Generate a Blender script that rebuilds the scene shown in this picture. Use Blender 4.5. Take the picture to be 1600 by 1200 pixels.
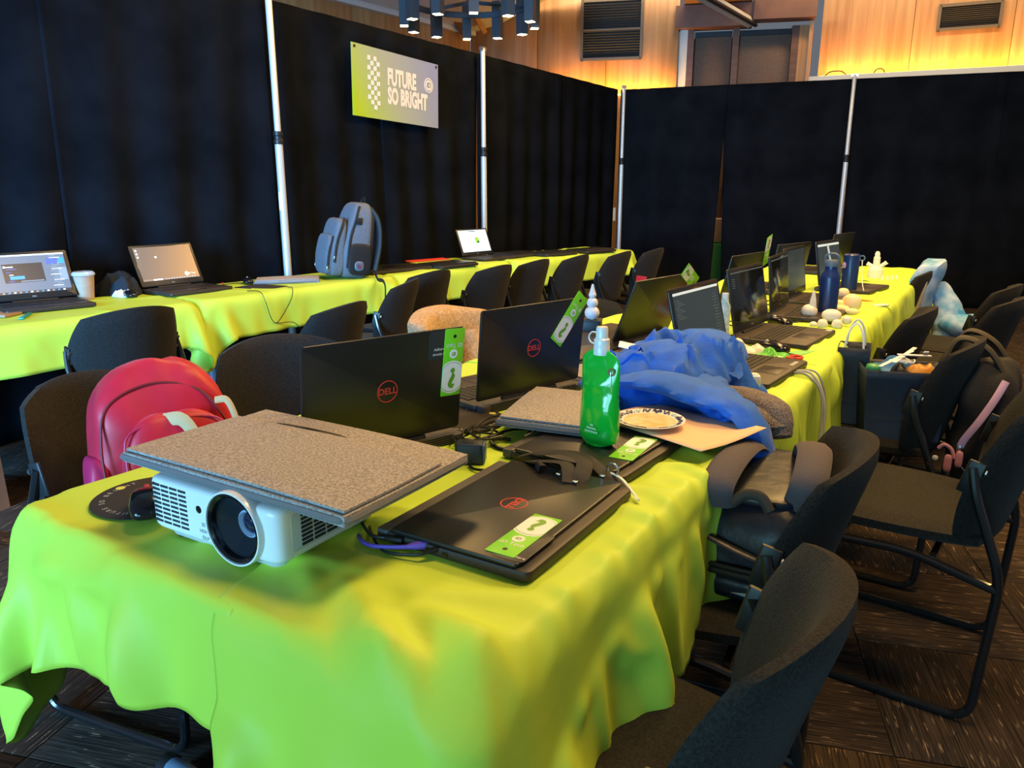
import bpy, bmesh, math, random
import numpy as np
from mathutils import Matrix, Vector, noise as mnoise

for o in list(bpy.data.objects):
    bpy.data.objects.remove(o, do_unlink=True)
scene = bpy.context.scene
COL = scene.collection
R = math.radians
TAU = 2 * math.pi

# ------------------------------------------------------------------ camera
cam = bpy.data.cameras.new('camera')
cam.sensor_width = 36.0
cam.lens = 27.0
cam.clip_start = 0.05
camo = bpy.data.objects.new('camera', cam)
camo.location = (0, 0, 1.31)
camo.rotation_euler = (R(90) - math.atan(308 / 1200), 0, 0)
COL.objects.link(camo)
scene.camera = camo

# ------------------------------------------------------------------ world, lights, exposure
wd = bpy.data.worlds.new('room_ambience')
scene.world = wd
wd.use_nodes = True
wd.node_tree.nodes['Background'].inputs[0].default_value = (0.75, 0.85, 1.0, 1)
wd.node_tree.nodes['Background'].inputs[1].default_value = 0.16

def area(name, loc, target, sx, sy, power, col):
    l = bpy.data.lights.new(name, 'AREA')
    l.shape = 'RECTANGLE'; l.size = sx; l.size_y = sy
    l.energy = power; l.color = col
    o = bpy.data.objects.new(name, l)
    o.location = loc
    d = Vector(target) - Vector(loc)
    o.rotation_euler = d.to_track_quat('-Z', 'Y').to_euler()
    COL.objects.link(o)
    return o

COOL = (0.32, 0.78, 1.0)
WARM = (1.0, 0.60, 0.20)
# assumed cool daylight from behind the camera; no window is modelled
area('assumed_daylight', (-3.0, -3.3, 1.0), (-0.3, 1.6, 0.8), 4.0, 1.6, 225, COOL)
area('added_drape_fill', (-3.4, -1.6, 1.7), (-2.3, 4.2, 1.3), 1.6, 2.2, 210, (0.18, 0.50, 1.0)).data.spread = R(75)  # added narrow blue fill tinting the left drapes, no window there
# assumed warm overhead lights above the tables, with no lamps modelled
for k, (x, y) in enumerate([(0.9, 1.6), (1.6, 3.6), (2.6, 5.6), (-0.9, 4.2), (0.6, 6.6), (3.3, 3.2)]):
    area('assumed_overhead_light', (x, y, 3.75), (x, y, 0), 0.7, 0.7, (62, 84, 84, 46, 56, 84)[k], WARM)

# added fill lights with no visible lamp, brightening the wood walls beyond the drapes
area('added_wall_fill', (1.2, 10.9, 5.0), (1.2, 13, 3.4), 3.0, .3, 150, (1.0, .80, .56))
area('added_wall_fill', (5.2, 9.9, 5.0), (6.0, 12, 3.4), 3.5, .3, 90, (1.0, .72, .40))

scene.view_settings.view_transform = 'Standard'
scene.view_settings.look = 'None'
scene.view_settings.exposure = 0.15
scene.view_settings.gamma = 1.0
scene.view_settings.use_curve_mapping = False

# ------------------------------------------------------------------ frames: centre tables (C) and wall-side tables (L)
FA = R(32.5)
C0 = (-0.0619, 0.756)
LA = R(36.0)
L0 = (-2.1595, 3.198)

def W(a, b):
    return (C0[0] + a * math.sin(FA) + b * math.cos(FA), C0[1] + a * math.cos(FA) - b * math.sin(FA))

def WL(a, b):
    return (L0[0] + a * math.sin(LA) + b * math.cos(LA), L0[1] + a * math.cos(LA) - b * math.sin(LA))

# ------------------------------------------------------------------ object helpers
def tag(o, label=None, cat=None, group=None, kind=None):
    if label: o['label'] = label
    if cat: o['category'] = cat
    if group: o['group'] = group
    if kind: o['kind'] = kind
    return o

def place(o, a, b, z=0.0, deg=0.0, frame='C', tilt=None):
    x, y = W(a, b) if frame == 'C' else WL(a, b)
    o.location = (x, y, z)
    rz = -(FA if frame == 'C' else LA) + R(deg)
    if tilt:
        m = Matrix.Rotation(rz, 4, 'Z') @ Matrix.Rotation(R(tilt[0]), 4, 'X') @ Matrix.Rotation(R(tilt[1]), 4, 'Y')
        o.rotation_euler = m.to_euler()
    else:
        o.rotation_euler = (0, 0, rz)
    return o

def thing(name, label, cat, group=None):
    o = bpy.data.objects.new(name, None)
    o.empty_display_size = 0.1
    COL.objects.link(o)
    return tag(o, label, cat, group)

def dup(root, label=None, group=None, parent=None):
    r = root.copy(); COL.objects.link(r)
    if parent: r.parent = parent
    if label: r['label'] = label
    if group: r['group'] = group
    for ch in list(root.children):
        dup(ch, parent=r)
    return r

class MB:
    """collects vertices and faces for one mesh"""
    def __init__(self):
        self.v = []; self.f = []; self.M = Matrix.Identity(4)
    def at(self, loc=(0, 0, 0), rot=(0, 0, 0)):
        self.M = Matrix.Translation(loc) @ Matrix.Rotation(R(rot[2]), 4, 'Z') @ Matrix.Rotation(R(rot[1]), 4, 'Y') @ Matrix.Rotation(R(rot[0]), 4, 'X')
        return self
    def add(self, vs, fs):
        n = len(self.v); M = self.M
        self.v += [tuple(M @ Vector(p)) for p in vs]
        self.f += [tuple(i + n for i in f) for f in fs]
        return self
    def box(self, c, s, bev=0.0):
        if bev > 0:
            return self.rbox(c, s, bev, bev * 0.6, 3)
        x, y, z = [k / 2 for k in s]
        vs = [(c[0] + i * x, c[1] + j * y, c[2] + k * z) for i in (-1, 1) for j in (-1, 1) for k in (-1, 1)]
        return self.add(vs, [(0, 1, 3, 2), (4, 6, 7, 5), (0, 4, 5, 1), (2, 3, 7, 6), (0, 2, 6, 4), (1, 5, 7, 3)])
    def rbox(self, c, s, r, e=0.0, seg=4):
        """rounded-corner slab: radius r in plan, edge bevel e"""
        hx, hy, hz = [k / 2 for k in s]
        r = min(r, hx * 0.999, hy * 0.999); e = min(e, hz * 0.99, r * 0.99 if r > 0 else e)
        def ring(off, z):
            out = []
            for q, (sx, sy) in enumerate(((1, 1), (-1, 1), (-1, -1), (1, -1))):
                for k in range(seg + 1):
                    t = (q + k / seg) * math.pi / 2
                    rr = max(r - off, 0.0002)
                    out.append((c[0] + sx * (hx - r) + rr * math.cos(t), c[1] + sy * (hy - r) + rr * math.sin(t), c[2] + z))
            return out
        if e > 0:
            rings = [ring(e, -hz), ring(e * .3, -hz + e * .3), ring(0, -hz + e), ring(0, hz - e), ring(e * .3, hz - e * .3), ring(e, hz)]
        else:
            rings = [ring(0, -hz), ring(0, hz)]
        return self.loft(rings)
    def loft(self, rings, caps=True, closed=True):
        n = len(rings[0]); vs = [p for r_ in rings for p in r_]; fs = []
        for i in range(len(rings) - 1):
            for j in range(n if closed else n - 1):
                k = (j + 1) % n
                fs.append((i * n + j, i * n + k, (i + 1) * n + k, (i + 1) * n + j))
        if caps:
            fs.append(tuple(range(n - 1, -1, -1)))
            fs.append(tuple((len(rings) - 1) * n + j for j in range(n)))
        return self.add(vs, fs)
    def tube(self, pts, r, n=8, caps=True, flat=1.0, up=None):
        pts = [Vector(p) for p in pts]
        rad = r if isinstance(r, (list, tuple)) else [r] * len(pts)
        rings = []; nrm = None
        for i, p in enumerate(pts):
            t = (pts[min(i + 1, len(pts) - 1)] - pts[max(i - 1, 0)])
            if t.length < 1e-9: t = Vector((0, 0, 1))
            t.normalize()
            if nrm is None:
                u0 = Vector(up) if up else (Vector((0, 0, 1)) if abs(t.z) < .9 else Vector((1, 0, 0)))
                nrm = (u0 - t * u0.dot(t)).normalized()
            else:
                nrm = (nrm - t * nrm.dot(t))
                nrm = nrm.normalized() if nrm.length > 1e-6 else t.orthogonal().normalized()
            b = t.cross(nrm)
            rings.append([tuple(p + nrm * (rad[i] * flat * math.sin(TAU * k / n)) + b * (rad[i] * math.cos(TAU * k / n))) for k in range(n)])
        return self.loft(rings, caps)
    def lathe(self, prof, n=20, c=(0, 0, 0), caps=True):
        rings = [[(c[0] + max(r_, 1e-4) * math.cos(TAU * k / n), c[1] + max(r_, 1e-4) * math.sin(TAU * k / n), c[2] + z) for k in range(n)] for r_, z in prof]
        return self.loft(rings, caps)
    def prism(self, poly, z0, z1):
        return self.loft([[(x, y, z0) for x, y in poly], [(x, y, z1) for x, y in poly]])
    def grid(self, fn, nu, nv):
        vs = [tuple(fn(i / nu, j / nv)) for i in range(nu + 1) for j in range(nv + 1)]
        fs = [(i * (nv + 1) + j, (i + 1) * (nv + 1) + j, (i + 1) * (nv + 1) + j + 1, i * (nv + 1) + j + 1) for i in range(nu) for j in range(nv)]
        return self.add(vs, fs)
    def pad(self, hw, hh, th, c=.25, nu=14, nv=14, warp=None, edge=.25):
        """cushion in XY plane: squircle outline, thickness along z"""
        def side(sg):
            def fn(u, v):
                s_, t_ = 2 * u - 1, 2 * v - 1
                x = hw * s_ * math.sqrt(max(0, 1 - c * t_ * t_)); y = hh * t_ * math.sqrt(max(0, 1 - c * s_ * s_))
                k = max(0.0, (1 - s_ ** 8) * (1 - t_ ** 8))
                z = sg * th / 2 * (edge + (1 - edge) * k ** .5)
                return warp(x, y, z) if warp else (x, y, z)
            return fn
        n0 = len(self.v)
        self.grid(side(1), nu, nv); n1 = len(self.v); self.grid(side(-1), nu, nv)
        rim = [(i, 0) for i in range(nu)] + [(nu, j) for j in range(nv)] + [(i, nv) for i in range(nu, 0, -1)] + [(0, j) for j in range(nv, 0, -1)]
        idx = [i * (nv + 1) + j for i, j in rim]
        for q in range(len(idx)):
            p, r_ = idx[q], idx[(q + 1) % len(idx)]
            self.f.append((n0 + p, n0 + r_, n1 + r_, n1 + p))
        return self
    def blob(self, s, e=4.0, n=12, fn=None, c=(0, 0, 0)):
        """superellipsoid from a subdivided cube, warped by fn"""
        seen = {}; vs = []; fs = []
        def vid(p):
            k = tuple(round(q, 5) for q in p)
            if k not in seen:
                L = (abs(p[0]) ** e + abs(p[1]) ** e + abs(p[2]) ** e) ** (1 / e)
                q = [p[i] / L * s[i] / 2 for i in range(3)]
                if fn: q = fn(*q)
                seen[k] = len(vs); vs.append((q[0] + c[0], q[1] + c[1], q[2] + c[2]))
            return seen[k]
        g = [math.tan((i / n * 2 - 1) * math.pi / 4) for i in range(n + 1)]
        for ax in range(3):
            for sg in (-1, 1):
                for i in range(n):
                    for j in range(n):
                        def P(a, b):
                            p = [0, 0, 0]; p[ax] = sg; p[(ax + 1) % 3] = g[a]; p[(ax + 2) % 3] = g[b]; return p
                        f = [vid(P(i, j)), vid(P(i + 1, j)), vid(P(i + 1, j + 1)), vid(P(i, j + 1))]
                        fs.append(tuple(f if sg > 0 else f[::-1]))
        return self.add(vs, fs)
    def mesh(self, smooth=35):
        me = bpy.data.meshes.new('m')
        me.from_pydata(self.v, [], self.f)
        bm = bmesh.new(); bm.from_mesh(me)
        bmesh.ops.recalc_face_normals(bm, faces=bm.faces)
        bm.to_mesh(me); bm.free()
        if smooth:
            me.polygons.foreach_set('use_smooth', [True] * len(me.polygons))
            me.set_sharp_from_angle(angle=R(smooth))
        return me
    def build(self, name, m, parent=None, loc=None, rot=None, smooth=35):
        o = bpy.data.objects.new(name, self.mesh(smooth))
        o.data.name = name
        o.data.materials.append(m)
        COL.objects.link(o)
        if parent: o.parent = parent
        if loc: o.location = loc
        if rot: o.rotation_euler = [R(k) for k in rot]
        return o

def mesh_part(me, name, m, parent=None, loc=None, rot=None):
    o = bpy.data.objects.new(name, me)
    if not me.materials: me.materials.append(m)
    COL.objects.link(o)
    if parent: o.parent = parent
    if loc: o.location = loc
    if rot: o.rotation_euler = [R(k) for k in rot]
    return o

def fillet(pts, r, seg=5):
    pts = [Vector(p) for p in pts]; out = [pts[0]]
    for i in range(1, len(pts) - 1):
        a, b, c = pts[i - 1], pts[i], pts[i + 1]
        d1 = (a - b); d2 = (c - b); rr = min(r, d1.length * .45, d2.length * .45)
        p1 = b + d1.normalized() * rr; p2 = b + d2.normalized() * rr
        for k in range(seg + 1):
            t = k / seg
            out.append(p1 * (1 - t) ** 2 + b * 2 * t * (1 - t) + p2 * t * t)
    out.append(pts[-1])
    return out

def curve(pts, n=40):
    """Catmull-Rom through pts"""
    P = [Vector(p) for p in pts]; P = [P[0] * 2 - P[1]] + P + [P[-1] * 2 - P[-2]]
    out = []; segs = len(P) - 3
    for k in range(n + 1):
        t = k / n * segs; i = min(int(t), segs - 1); t -= i
        a, b, c, d = P[i:i + 4]
        out.append(.5 * ((2 * b) + (c - a) * t + (2 * a - 5 * b + 4 * c - d) * t * t + (3 * b - a - 3 * c + d) * t ** 3))
    return out

def ns(x, y, z):
    return mnoise.noise(Vector((x, y, z)))

_txt = {}
def text_mesh(s, size, bold=0.0, squeeze=1.0, align='CENTER', depth=0.0, spacing=1.0):
    key = (s, size, bold, squeeze, align, depth, spacing)
    if key in _txt: return _txt[key]
    c = bpy.data.curves.new('t', 'FONT')
    c.body = s; c.size = size; c.align_x = align; c.align_y = 'CENTER'
    c.offset = bold; c.extrude = depth; c.space_character = spacing
    c.resolution_u = 3
    o = bpy.data.objects.new('t', c); COL.objects.link(o)
    me = bpy.data.meshes.new_from_object(o.evaluated_get(bpy.context.evaluated_depsgraph_get()))
    bpy.data.objects.remove(o); bpy.data.curves.remove(c)
    for v in me.vertices: v.co.x *= squeeze
    me.materials.clear()
    _txt[key] = me
    return me

def text(s, size, name, m, parent, M, **kw):
    """flat lettering; M is the matrix in the parent's space"""
    me = text_mesh(s, size, **kw).copy()
    me.transform(M); me.materials.clear(); me.materials.append(m)
    o = bpy.data.objects.new(name, me); COL.objects.link(o); o.parent = parent
    return o

def mx(loc=(0, 0, 0), rot=(0, 0, 0)):
    return Matrix.Translation(loc) @ Matrix.Rotation(R(rot[2]), 4, 'Z') @ Matrix.Rotation(R(rot[1]), 4, 'Y') @ Matrix.Rotation(R(rot[0]), 4, 'X')

# ------------------------------------------------------------------ materials
def lin(h):
    h = h.lstrip('#'); out = []
    for i in (0, 2, 4):
        v = int(h[i:i + 2], 16) / 255
        out.append(v / 12.92 if v <= .04045 else ((v + .055) / 1.055) ** 2.4)
    return tuple(out)

MATS = {}
def mat(name, col, rough=.5, metal=0., var=.0, vscale=8., bump=0., bscale=60., emit=0., coat=0., trans=0., sheen=0., ior=1.45, alpha=1., stretch=None, col2=None, spec=None):
    if isinstance(col, str): col = lin(col)
    if isinstance(col2, str): col2 = lin(col2)
    m = bpy.data.materials.new(name); m.use_nodes = True
    nt = m.node_tree; b = nt.nodes['Principled BSDF']
    b.inputs['Base Color'].default_value = (*col, 1)
    b.inputs['Roughness'].default_value = rough
    b.inputs['Metallic'].default_value = metal
    b.inputs['IOR'].default_value = ior
    if spec is not None: b.inputs['Specular IOR Level'].default_value = spec
    if coat: b.inputs['Coat Weight'].default_value = coat; b.inputs['Coat Roughness'].default_value = .08
    if trans: b.inputs['Transmission Weight'].default_value = trans
    if sheen: b.inputs['Sheen Weight'].default_value = sheen; b.inputs['Sheen Roughness'].default_value = .4
    if emit:
        b.inputs['Emission Color'].default_value = (*col, 1); b.inputs['Emission Strength'].default_value = emit
    if alpha < 1: b.inputs['Alpha'].default_value = alpha
    if var or bump or col2:
        tc = nt.nodes.new('ShaderNodeTexCoord'); mp = nt.nodes.new('ShaderNodeMapping')
        nt.links.new(tc.outputs['Object'], mp.inputs[0])
        if stretch: mp.inputs['Scale'].default_value = stretch
    if var or col2:
        n = nt.nodes.new('ShaderNodeTexNoise'); n.inputs['Scale'].default_value = vscale; n.inputs['Detail'].default_value = 4
        r = nt.nodes.new('ShaderNodeValToRGB')
        c1 = col2 if col2 else tuple(max(0, k * (1 - var)) for k in col)
        c2 = col if col2 else tuple(min(1, k * (1 + var)) for k in col)
        r.color_ramp.elements[0].color = (*c1, 1); r.color_ramp.elements[1].color = (*c2, 1)
        r.color_ramp.elements[0].position = .35; r.color_ramp.elements[1].position = .65
        nt.links.new(mp.outputs[0], n.inputs['Vector']); nt.links.new(n.outputs[0], r.inputs[0])
        nt.links.new(r.outputs[0], b.inputs['Base Color'])
    if bump:
        n2 = nt.nodes.new('ShaderNodeTexNoise'); n2.inputs['Scale'].default_value = bscale; n2.inputs['Detail'].default_value = 3
        bp = nt.nodes.new('ShaderNodeBump'); bp.inputs['Strength'].default_value = bump; bp.inputs['Distance'].default_value = .01
        nt.links.new(mp.outputs[0], n2.inputs['Vector']); nt.links.new(n2.outputs[0], bp.inputs['Height'])
        nt.links.new(bp.outputs[0], b.inputs['Normal'])
    MATS[name] = m
    return m

LIME = mat('lime_satin_cloth', (.52, .735, .075), .5, bump=.06, bscale=25, spec=.3)
CHAIRF = mat('black_chair_fabric', (.020, .0185, .017), .9, spec=.2, var=.35, vscale=220, bump=.35, bscale=350, sheen=.05)
BLKMETAL = mat('black_enamel_tube', (.010, .010, .011), .22, coat=.4)
GREYMETAL = mat('grey_painted_steel', (.20, .30, .42), .35, metal=.3)
STEEL = mat('brushed_steel', (.55, .56, .58), .3, metal=1.)
DRAPE = mat('black_drape_fabric', (.0070, .0084, .0115), 1., spec=.0, var=.25, vscale=3, bump=.1, bscale=200)
POLE = mat('pale_aluminium_pole', (.66, .67, .66), .38, metal=.35)
BLKPL = mat('black_plastic', (.012, .012, .013), .45)
BLKGL = mat('gloss_black_plastic', (.008, .008, .009), .15)
LAPTOP = mat('laptop_lid_matte_black', (.013, .0135, .013), .34, bump=.02, bscale=900)
DECK = mat('laptop_deck_charcoal', (.032, .024, .020), .5)
KEYS = mat('laptop_keys', (.010, .009, .009), .55)
RED = mat('red_logo_print', (.62, .045, .035), .5)
GLASSB = mat('screen_black_glass', (.006, .008, .010), .12)
FELT = mat('heather_grey_felt', (.46, .42, .40), .95, bump=.3, bscale=500, col2=(.22, .205, .20), vscale=260)
FELTD = mat('grey_felt_binding', (.17, .17, .18), .95, bump=.3, bscale=500)
WHITEPL = mat('white_gloss_plastic', (.78, .80, .80), .28, coat=.2)
GREYPL = mat('pale_grey_plastic', (.48, .52, .53), .4)
WHITE = mat('white_print', (.85, .85, .84), .6)
PAPERW = mat('white_paper', (.80, .79, .76), .8)
TAGG = mat('lime_tag_card', (.20, .66, .02), .35)
TAGD = mat('green_tag_ink', (.13, .36, .02), .4)
NAVYP = mat('navy_gift_paper', (.020, .032, .060), .55, var=.2, vscale=6)
LEDM = mat('warm_led_strip', (1.0, .62, .12), .5, emit=6)
WOOD = mat('honey_wood_panel', (.56, .285, .105), .42, col2=(.44, .20, .065), vscale=2.2, stretch=(7, 7, .35), bump=.03, bscale=4)
WOODD = mat('dark_wood_trim', (.17, .075, .038), .45, col2=(.13, .055, .028), vscale=3, stretch=(1, 1, 8))
WOODF = mat('brown_fabric_door_panel', (.17, .10, .065), .8, var=.1, vscale=40)
CEIL = mat('cream_ceiling_paint', (.72, .68, .60), .8)
# ================================================================== STRUCTURE
def carpet_material():
    m = bpy.data.materials.new('striped_carpet_tile'); m.use_nodes = True
    nt = m.node_tree; b = nt.nodes['Principled BSDF']; b.inputs['Roughness'].default_value = .95
    b.inputs['Specular IOR Level'].default_value = .15
    tc = nt.nodes.new('ShaderNodeTexCoord'); oi = nt.nodes.new('ShaderNodeObjectInfo')
    mul = nt.nodes.new('ShaderNodeMath'); mul.operation = 'MULTIPLY'; mul.inputs[1].default_value = 37.0
    nt.links.new(oi.outputs['Random'], mul.inputs[0])
    cx = nt.nodes.new('ShaderNodeCombineXYZ'); nt.links.new(mul.outputs[0], cx.inputs[0]); nt.links.new(mul.outputs[0], cx.inputs[1])
    ad = nt.nodes.new('ShaderNodeVectorMath'); ad.operation = 'ADD'
    nt.links.new(tc.outputs['Object'], ad.inputs[0]); nt.links.new(cx.outputs[0], ad.inputs[1])
    def nz(scale, stretch):
        mp = nt.nodes.new('ShaderNodeMapping'); mp.inputs['Scale'].default_value = stretch
        n = nt.nodes.new('ShaderNodeTexNoise'); n.inputs['Scale'].default_value = scale; n.inputs['Detail'].default_value = 2
        nt.links.new(ad.outputs[0], mp.inputs[0]); nt.links.new(mp.outputs[0], n.inputs['Vector']); return n
    def ramp(n, p0, c0, p1, c1):
        r = nt.nodes.new('ShaderNodeValToRGB'); r.color_ramp.elements[0].position = p0; r.color_ramp.elements[1].position = p1
        r.color_ramp.elements[0].color = (*c0, 1); r.color_ramp.elements[1].color = (*c1, 1)
        nt.links.new(n.outputs[0], r.inputs[0]); return r
    base = ramp(nz(1.0, (250, 5, 1)), .38, (.018, .013, .010), .66, (.070, .048, .034))
    fleck = ramp(nz(1.0, (120, 13, 1)), .62, (0, 0, 0), .72, (1, 1, 1))
    grain = ramp(nz(420.0, (1, .6, 1)), .42, (.25, .25, .25), .6, (1, 1, 1))
    mm = nt.nodes.new('ShaderNodeMix'); mm.data_type = 'RGBA'; mm.blend_type = 'MULTIPLY'; mm.inputs[0].default_value = 1
    nt.links.new(fleck.outputs[0], mm.inputs[6]); nt.links.new(grain.outputs[0], mm.inputs[7])
    mxn = nt.nodes.new('ShaderNodeMix'); mxn.data_type = 'RGBA'
    nt.links.new(mm.outputs[2], mxn.inputs[0]); nt.links.new(base.outputs[0], mxn.inputs[6])
    mxn.inputs[7].default_value = (.42, .28, .17, 1)
    nt.links.new(mxn.outputs[2], b.inputs['Base Color'])
    bp = nt.nodes.new('ShaderNodeBump'); bp.inputs['Strength'].default_value = .5; bp.inputs['Distance'].default_value = .004
    n3 = nz(1.0, (190, 12, 1)); nt.links.new(n3.outputs[0], bp.inputs['Height']); nt.links.new(bp.outputs[0], b.inputs['Normal'])
    return m
CARPET = carpet_material()

mb = MB(); mb.box((0.5, 5.0, -.03), (17, 20, .05))
floor = mb.build('floor', mat('carpet_underlay', (.03, .022, .017), .95), smooth=0)
tag(floor, 'dark brown carpet tile floor with fine tan stripes', kind='structure')
TS = .5
mb = MB(); mb.rbox((0, 0, -.0035), (TS - .003, TS - .003, .007), .004, .002, 1)
tile_me = mb.mesh(30); tile_me.materials.append(CARPET)
ty = R(-14)
cells = []
for i in range(-16, 22):
    for j in range(-4, 26):
        x = i * TS * math.cos(ty) - j * TS * math.sin(ty); y = i * TS * math.sin(ty) + j * TS * math.cos(ty) + 1.0
        if y < .7 or y > 9.6: continue
        if abs(x) > y * .72 + .6: continue
        dx, dy = x - C0[0], y - C0[1]
        b_ = dx * math.cos(FA) - dy * math.sin(FA)
        cells.append((0 if b_ > -.3 else 1, math.hypot(x, y), i, j, x, y))
cells.sort()
for q, (_, _, i, j, x, y) in enumerate(cells[:298]):
    o = bpy.data.objects.new('carpet_tile', tile_me); COL.objects.link(o); o.parent = floor
    o.location = (x, y, 0); o.rotation_euler = (0, 0, ty + (math.pi / 2 if (i + j) % 2 else 0))
restb = MB()
for _, _, i, j, x, y in cells[298:]:
    restb.at((x, y, 0), (0, 0, math.degrees(ty))).rbox((0, 0, -.0035), (TS - .003, TS - .003, .007), .004, .002, 1)
if restb.v:
    tag(restb.build('carpet_tiles_beyond', CARPET, floor, smooth=0), kind='stuff')

class Plane:
    """local frame of a vertical wall: x along, -y towards the room"""
    def __init__(s, p, ang): s.p = p; s.ang = ang
    def put(s, o, along=0, z=0, out=0):
        c, n = math.cos(s.ang), math.sin(s.ang)
        o.location = (s.p[0] + along * c + out * n, s.p[1] + along * n - out * c, z)
        o.rotation_euler = (0, 0, s.ang); return o

PW1 = Plane((1.491, 12.5), R(-13)); PW2 = Plane((6.299, 11.5), R(-25)); PW3 = Plane((3.407, 12.2), R(-13)); PW0 = Plane((-.651, 12.995), R(-13 + 68))

def wood_wall(name, pl, a0, a1, z0, z1, npan, label):
    mb = MB(); mb.box(((a0 + a1) / 2, .10, (z0 + z1) / 2), (a1 - a0, .12, z1 - z0))
    w = mb.build(name, WOODD, smooth=0); pl.put(w); tag(w, label, kind='structure')
    pw = (a1 - a0) / npan
    pm = MB(); pm.rbox((0, 0, 0), (pw - .006, z1 - z0, .03), .004, .003, 1)
    me = pm.mesh(30); me.transform(Matrix.Rotation(R(90), 4, 'X')); me.materials.append(WOOD)
    for k in range(npan):
        o = bpy.data.objects.new('wood_panel', me); COL.objects.link(o); o.parent = w
        o.location = (a0 + pw * (k + .5), .022, (z0 + z1) / 2)
    return w
wood_wall('wall_back', PW1, -2.2, 1.0, 0, 5.6, 3, 'honey wood panelled back wall glowing above the black drapes')
wood_wall('wall_right', PW2, -1.9, 4.2, 0, 5.6, 5, 'honey wood panelled wall with orange cove glow at right')
wood_wall('wall_left', PW0, -7.5, 0, 0, 3.62, 6, 'honey wood panelled side wall seen above the left drapes')
# sloping cream ceiling over the side wall with a timber beam
mb = MB(); mb.add([(-8, -.1, 3.66), (.2, -.1, 3.66), (.2, -7, 5.6), (-8, -7, 5.6)], [(0, 1, 2, 3)])
mb.add([(-8, -.1, 3.76), (.2, -.1, 3.76), (.2, -7, 5.7), (-8, -7, 5.7)], [(0, 1, 2, 3)])
c = mb.build('ceiling', CEIL, smooth=0); PW0.put(c); tag(c, 'pale cream ceiling sloping up from the side wall', kind='structure')
mb = MB(); mb.box((-3.6, -.03, 3.63), (7.6, .10, .07))
t = mb.build('trim_1', mat('white_trim_paint', (.74, .70, .62), .6), smooth=0); PW0.put(t); tag(t, 'pale trim along the top of the side wall', kind='structure')
mb = MB(); mb.tube([(-1.65, 10.3, 4.75), (-.72, 12.75, 3.6)], .09, 4, up=(0, 0, 1))
t = mb.build('trim_2', WOODD, smooth=0); tag(t, 'dark timber ceiling beam sloping down to the wall corner', kind='structure')
mb = MB(); mb.tube([(-1.30, 10.3, 4.80), (-.42, 12.7, 3.6)], .05, 4, up=(0, 0, 1))
t = mb.build('trim_3', WOOD, smooth=0); tag(t, 'honey coloured brace beside the timber beam', kind='structure')

# alcove with fabric door panels
al = thing('alcove_cabinet', 'brown alcove cabinet with two fabric door panels between the wood walls', 'cabinet')
PW3.put(al)
mb = MB(); mb.box((.02, .35, 1.75), (1.76, .04, 3.5)); mb.build('back_panel', WOODD, al, smooth=0)
for x0, x1 in ((-.70, -.165), (-.06, .665)):
    mb = MB(); mb.rbox((0, 0, 0), (x1 - x0, 3.45, .04), .006, .004, 1); mb.build('door', WOODF, al, ((x0 + x1) / 2, .06, 1.76), (90, 0, 0))
    mb = MB(); mb.box((0, 0, 0), (x1 - x0, .05, .07)); mb.build('door_rail', BLKPL, al, ((x0 + x1) / 2, .03, 3.5), smooth=0)
for x, w, m in ((-.86, .11, MATS['white_trim_paint']), (-.755, .09, WOODD), (-.112, .09, WOODD), (.715, .10, WOODD), (.83, .13, WOOD)):
    mb = MB(); mb.box((0, 0, 0), (w, .14, 3.56)); mb.build('post', m, al, (x, 0, 1.78), smooth=0)
for x0, x1, z0, z1, y in ((-.99, .10, 3.56, 3.86, -.10), (.10, .95, 3.62, 3.92, -.16)):
    mb = MB(); mb.box((0, 0, 0), (x1 - x0, .3, z1 - z0)); mb.build('fascia', mat('umber_fascia', (.20, .085, .045), .5, var=.15, vscale=3), al, ((x0 + x1) / 2, y, (z0 + z1) / 2), smooth=0)
mb = MB(); mb.box((0, 0, 0), (.04, .9, 3.6)); mb.build('side_panel', WOOD, al, (.97, .28, 1.8), (0, 0, -8), smooth=0)
mb = MB(); mb.box((0, 0, 0), (.95, .9, .04)); mb.build('soffit', WOOD, al, (-.40, -.35, 3.90), smooth=0)
tk = thing('ceiling_track', 'pale metal ceiling track running to the alcove cabinet', 'track')
tk.location = (3.43, 12.0, 3.60)
mb = MB(); mb.tube([(0, 0, 0), (-2.2, -3.3, 0)], .075, 4, up=(.3, -.2, 1)); mb.build('rail', mat('aluminium_track', (.75, .73, .68), .5), tk, smooth=0)
mb = MB(); mb.tube([(.07, -.05, -.045), (-2.13, -3.35, -.045)], .03, 4, up=(.3, -.2, 1)); mb.build('slot', BLKPL, tk, smooth=0)

# ledge with hidden cove lamps
mb = MB(); mb.box((1.15, -.24, 2.80), (6.3, .46, .12))
lg = mb.build('trim_4', MATS['white_trim_paint'], smooth=0); PW2.put(lg); tag(lg, 'pale ledge along the wood wall above the drapes', kind='structure')
for pl, a0, a1, z, pw, lab in ((PW2, -1.85, 4.2, 2.89, 62, 'warm cove lamp strip on the ledge of the right wood wall'), (PW1, -.9, .98, 2.66, 24, 'warm cove lamp strip at the foot of the back wood wall')):
    mb = MB(); mb.box((0, 0, 0), (a1 - a0, .03, .02)); o = mb.build('cove_lamp', LEDM, smooth=0)
    pl.put(o, (a0 + a1) / 2, z, .14 if pl is PW2 else .14); tag(o, lab, 'lamp')
    l = bpy.data.lights.new('cove_light', 'AREA'); l.shape = 'RECTANGLE'; l.size = a1 - a0; l.size_y = .05; l.energy = pw; l.color = (1.0, .50, .06)
    lo = bpy.data.objects.new('cove_light', l); COL.objects.link(lo); pl.put(lo, (a0 + a1) / 2, z + .02, .16)
    lo.rotation_euler = (R(180 - 25), 0, pl.ang)
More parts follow.
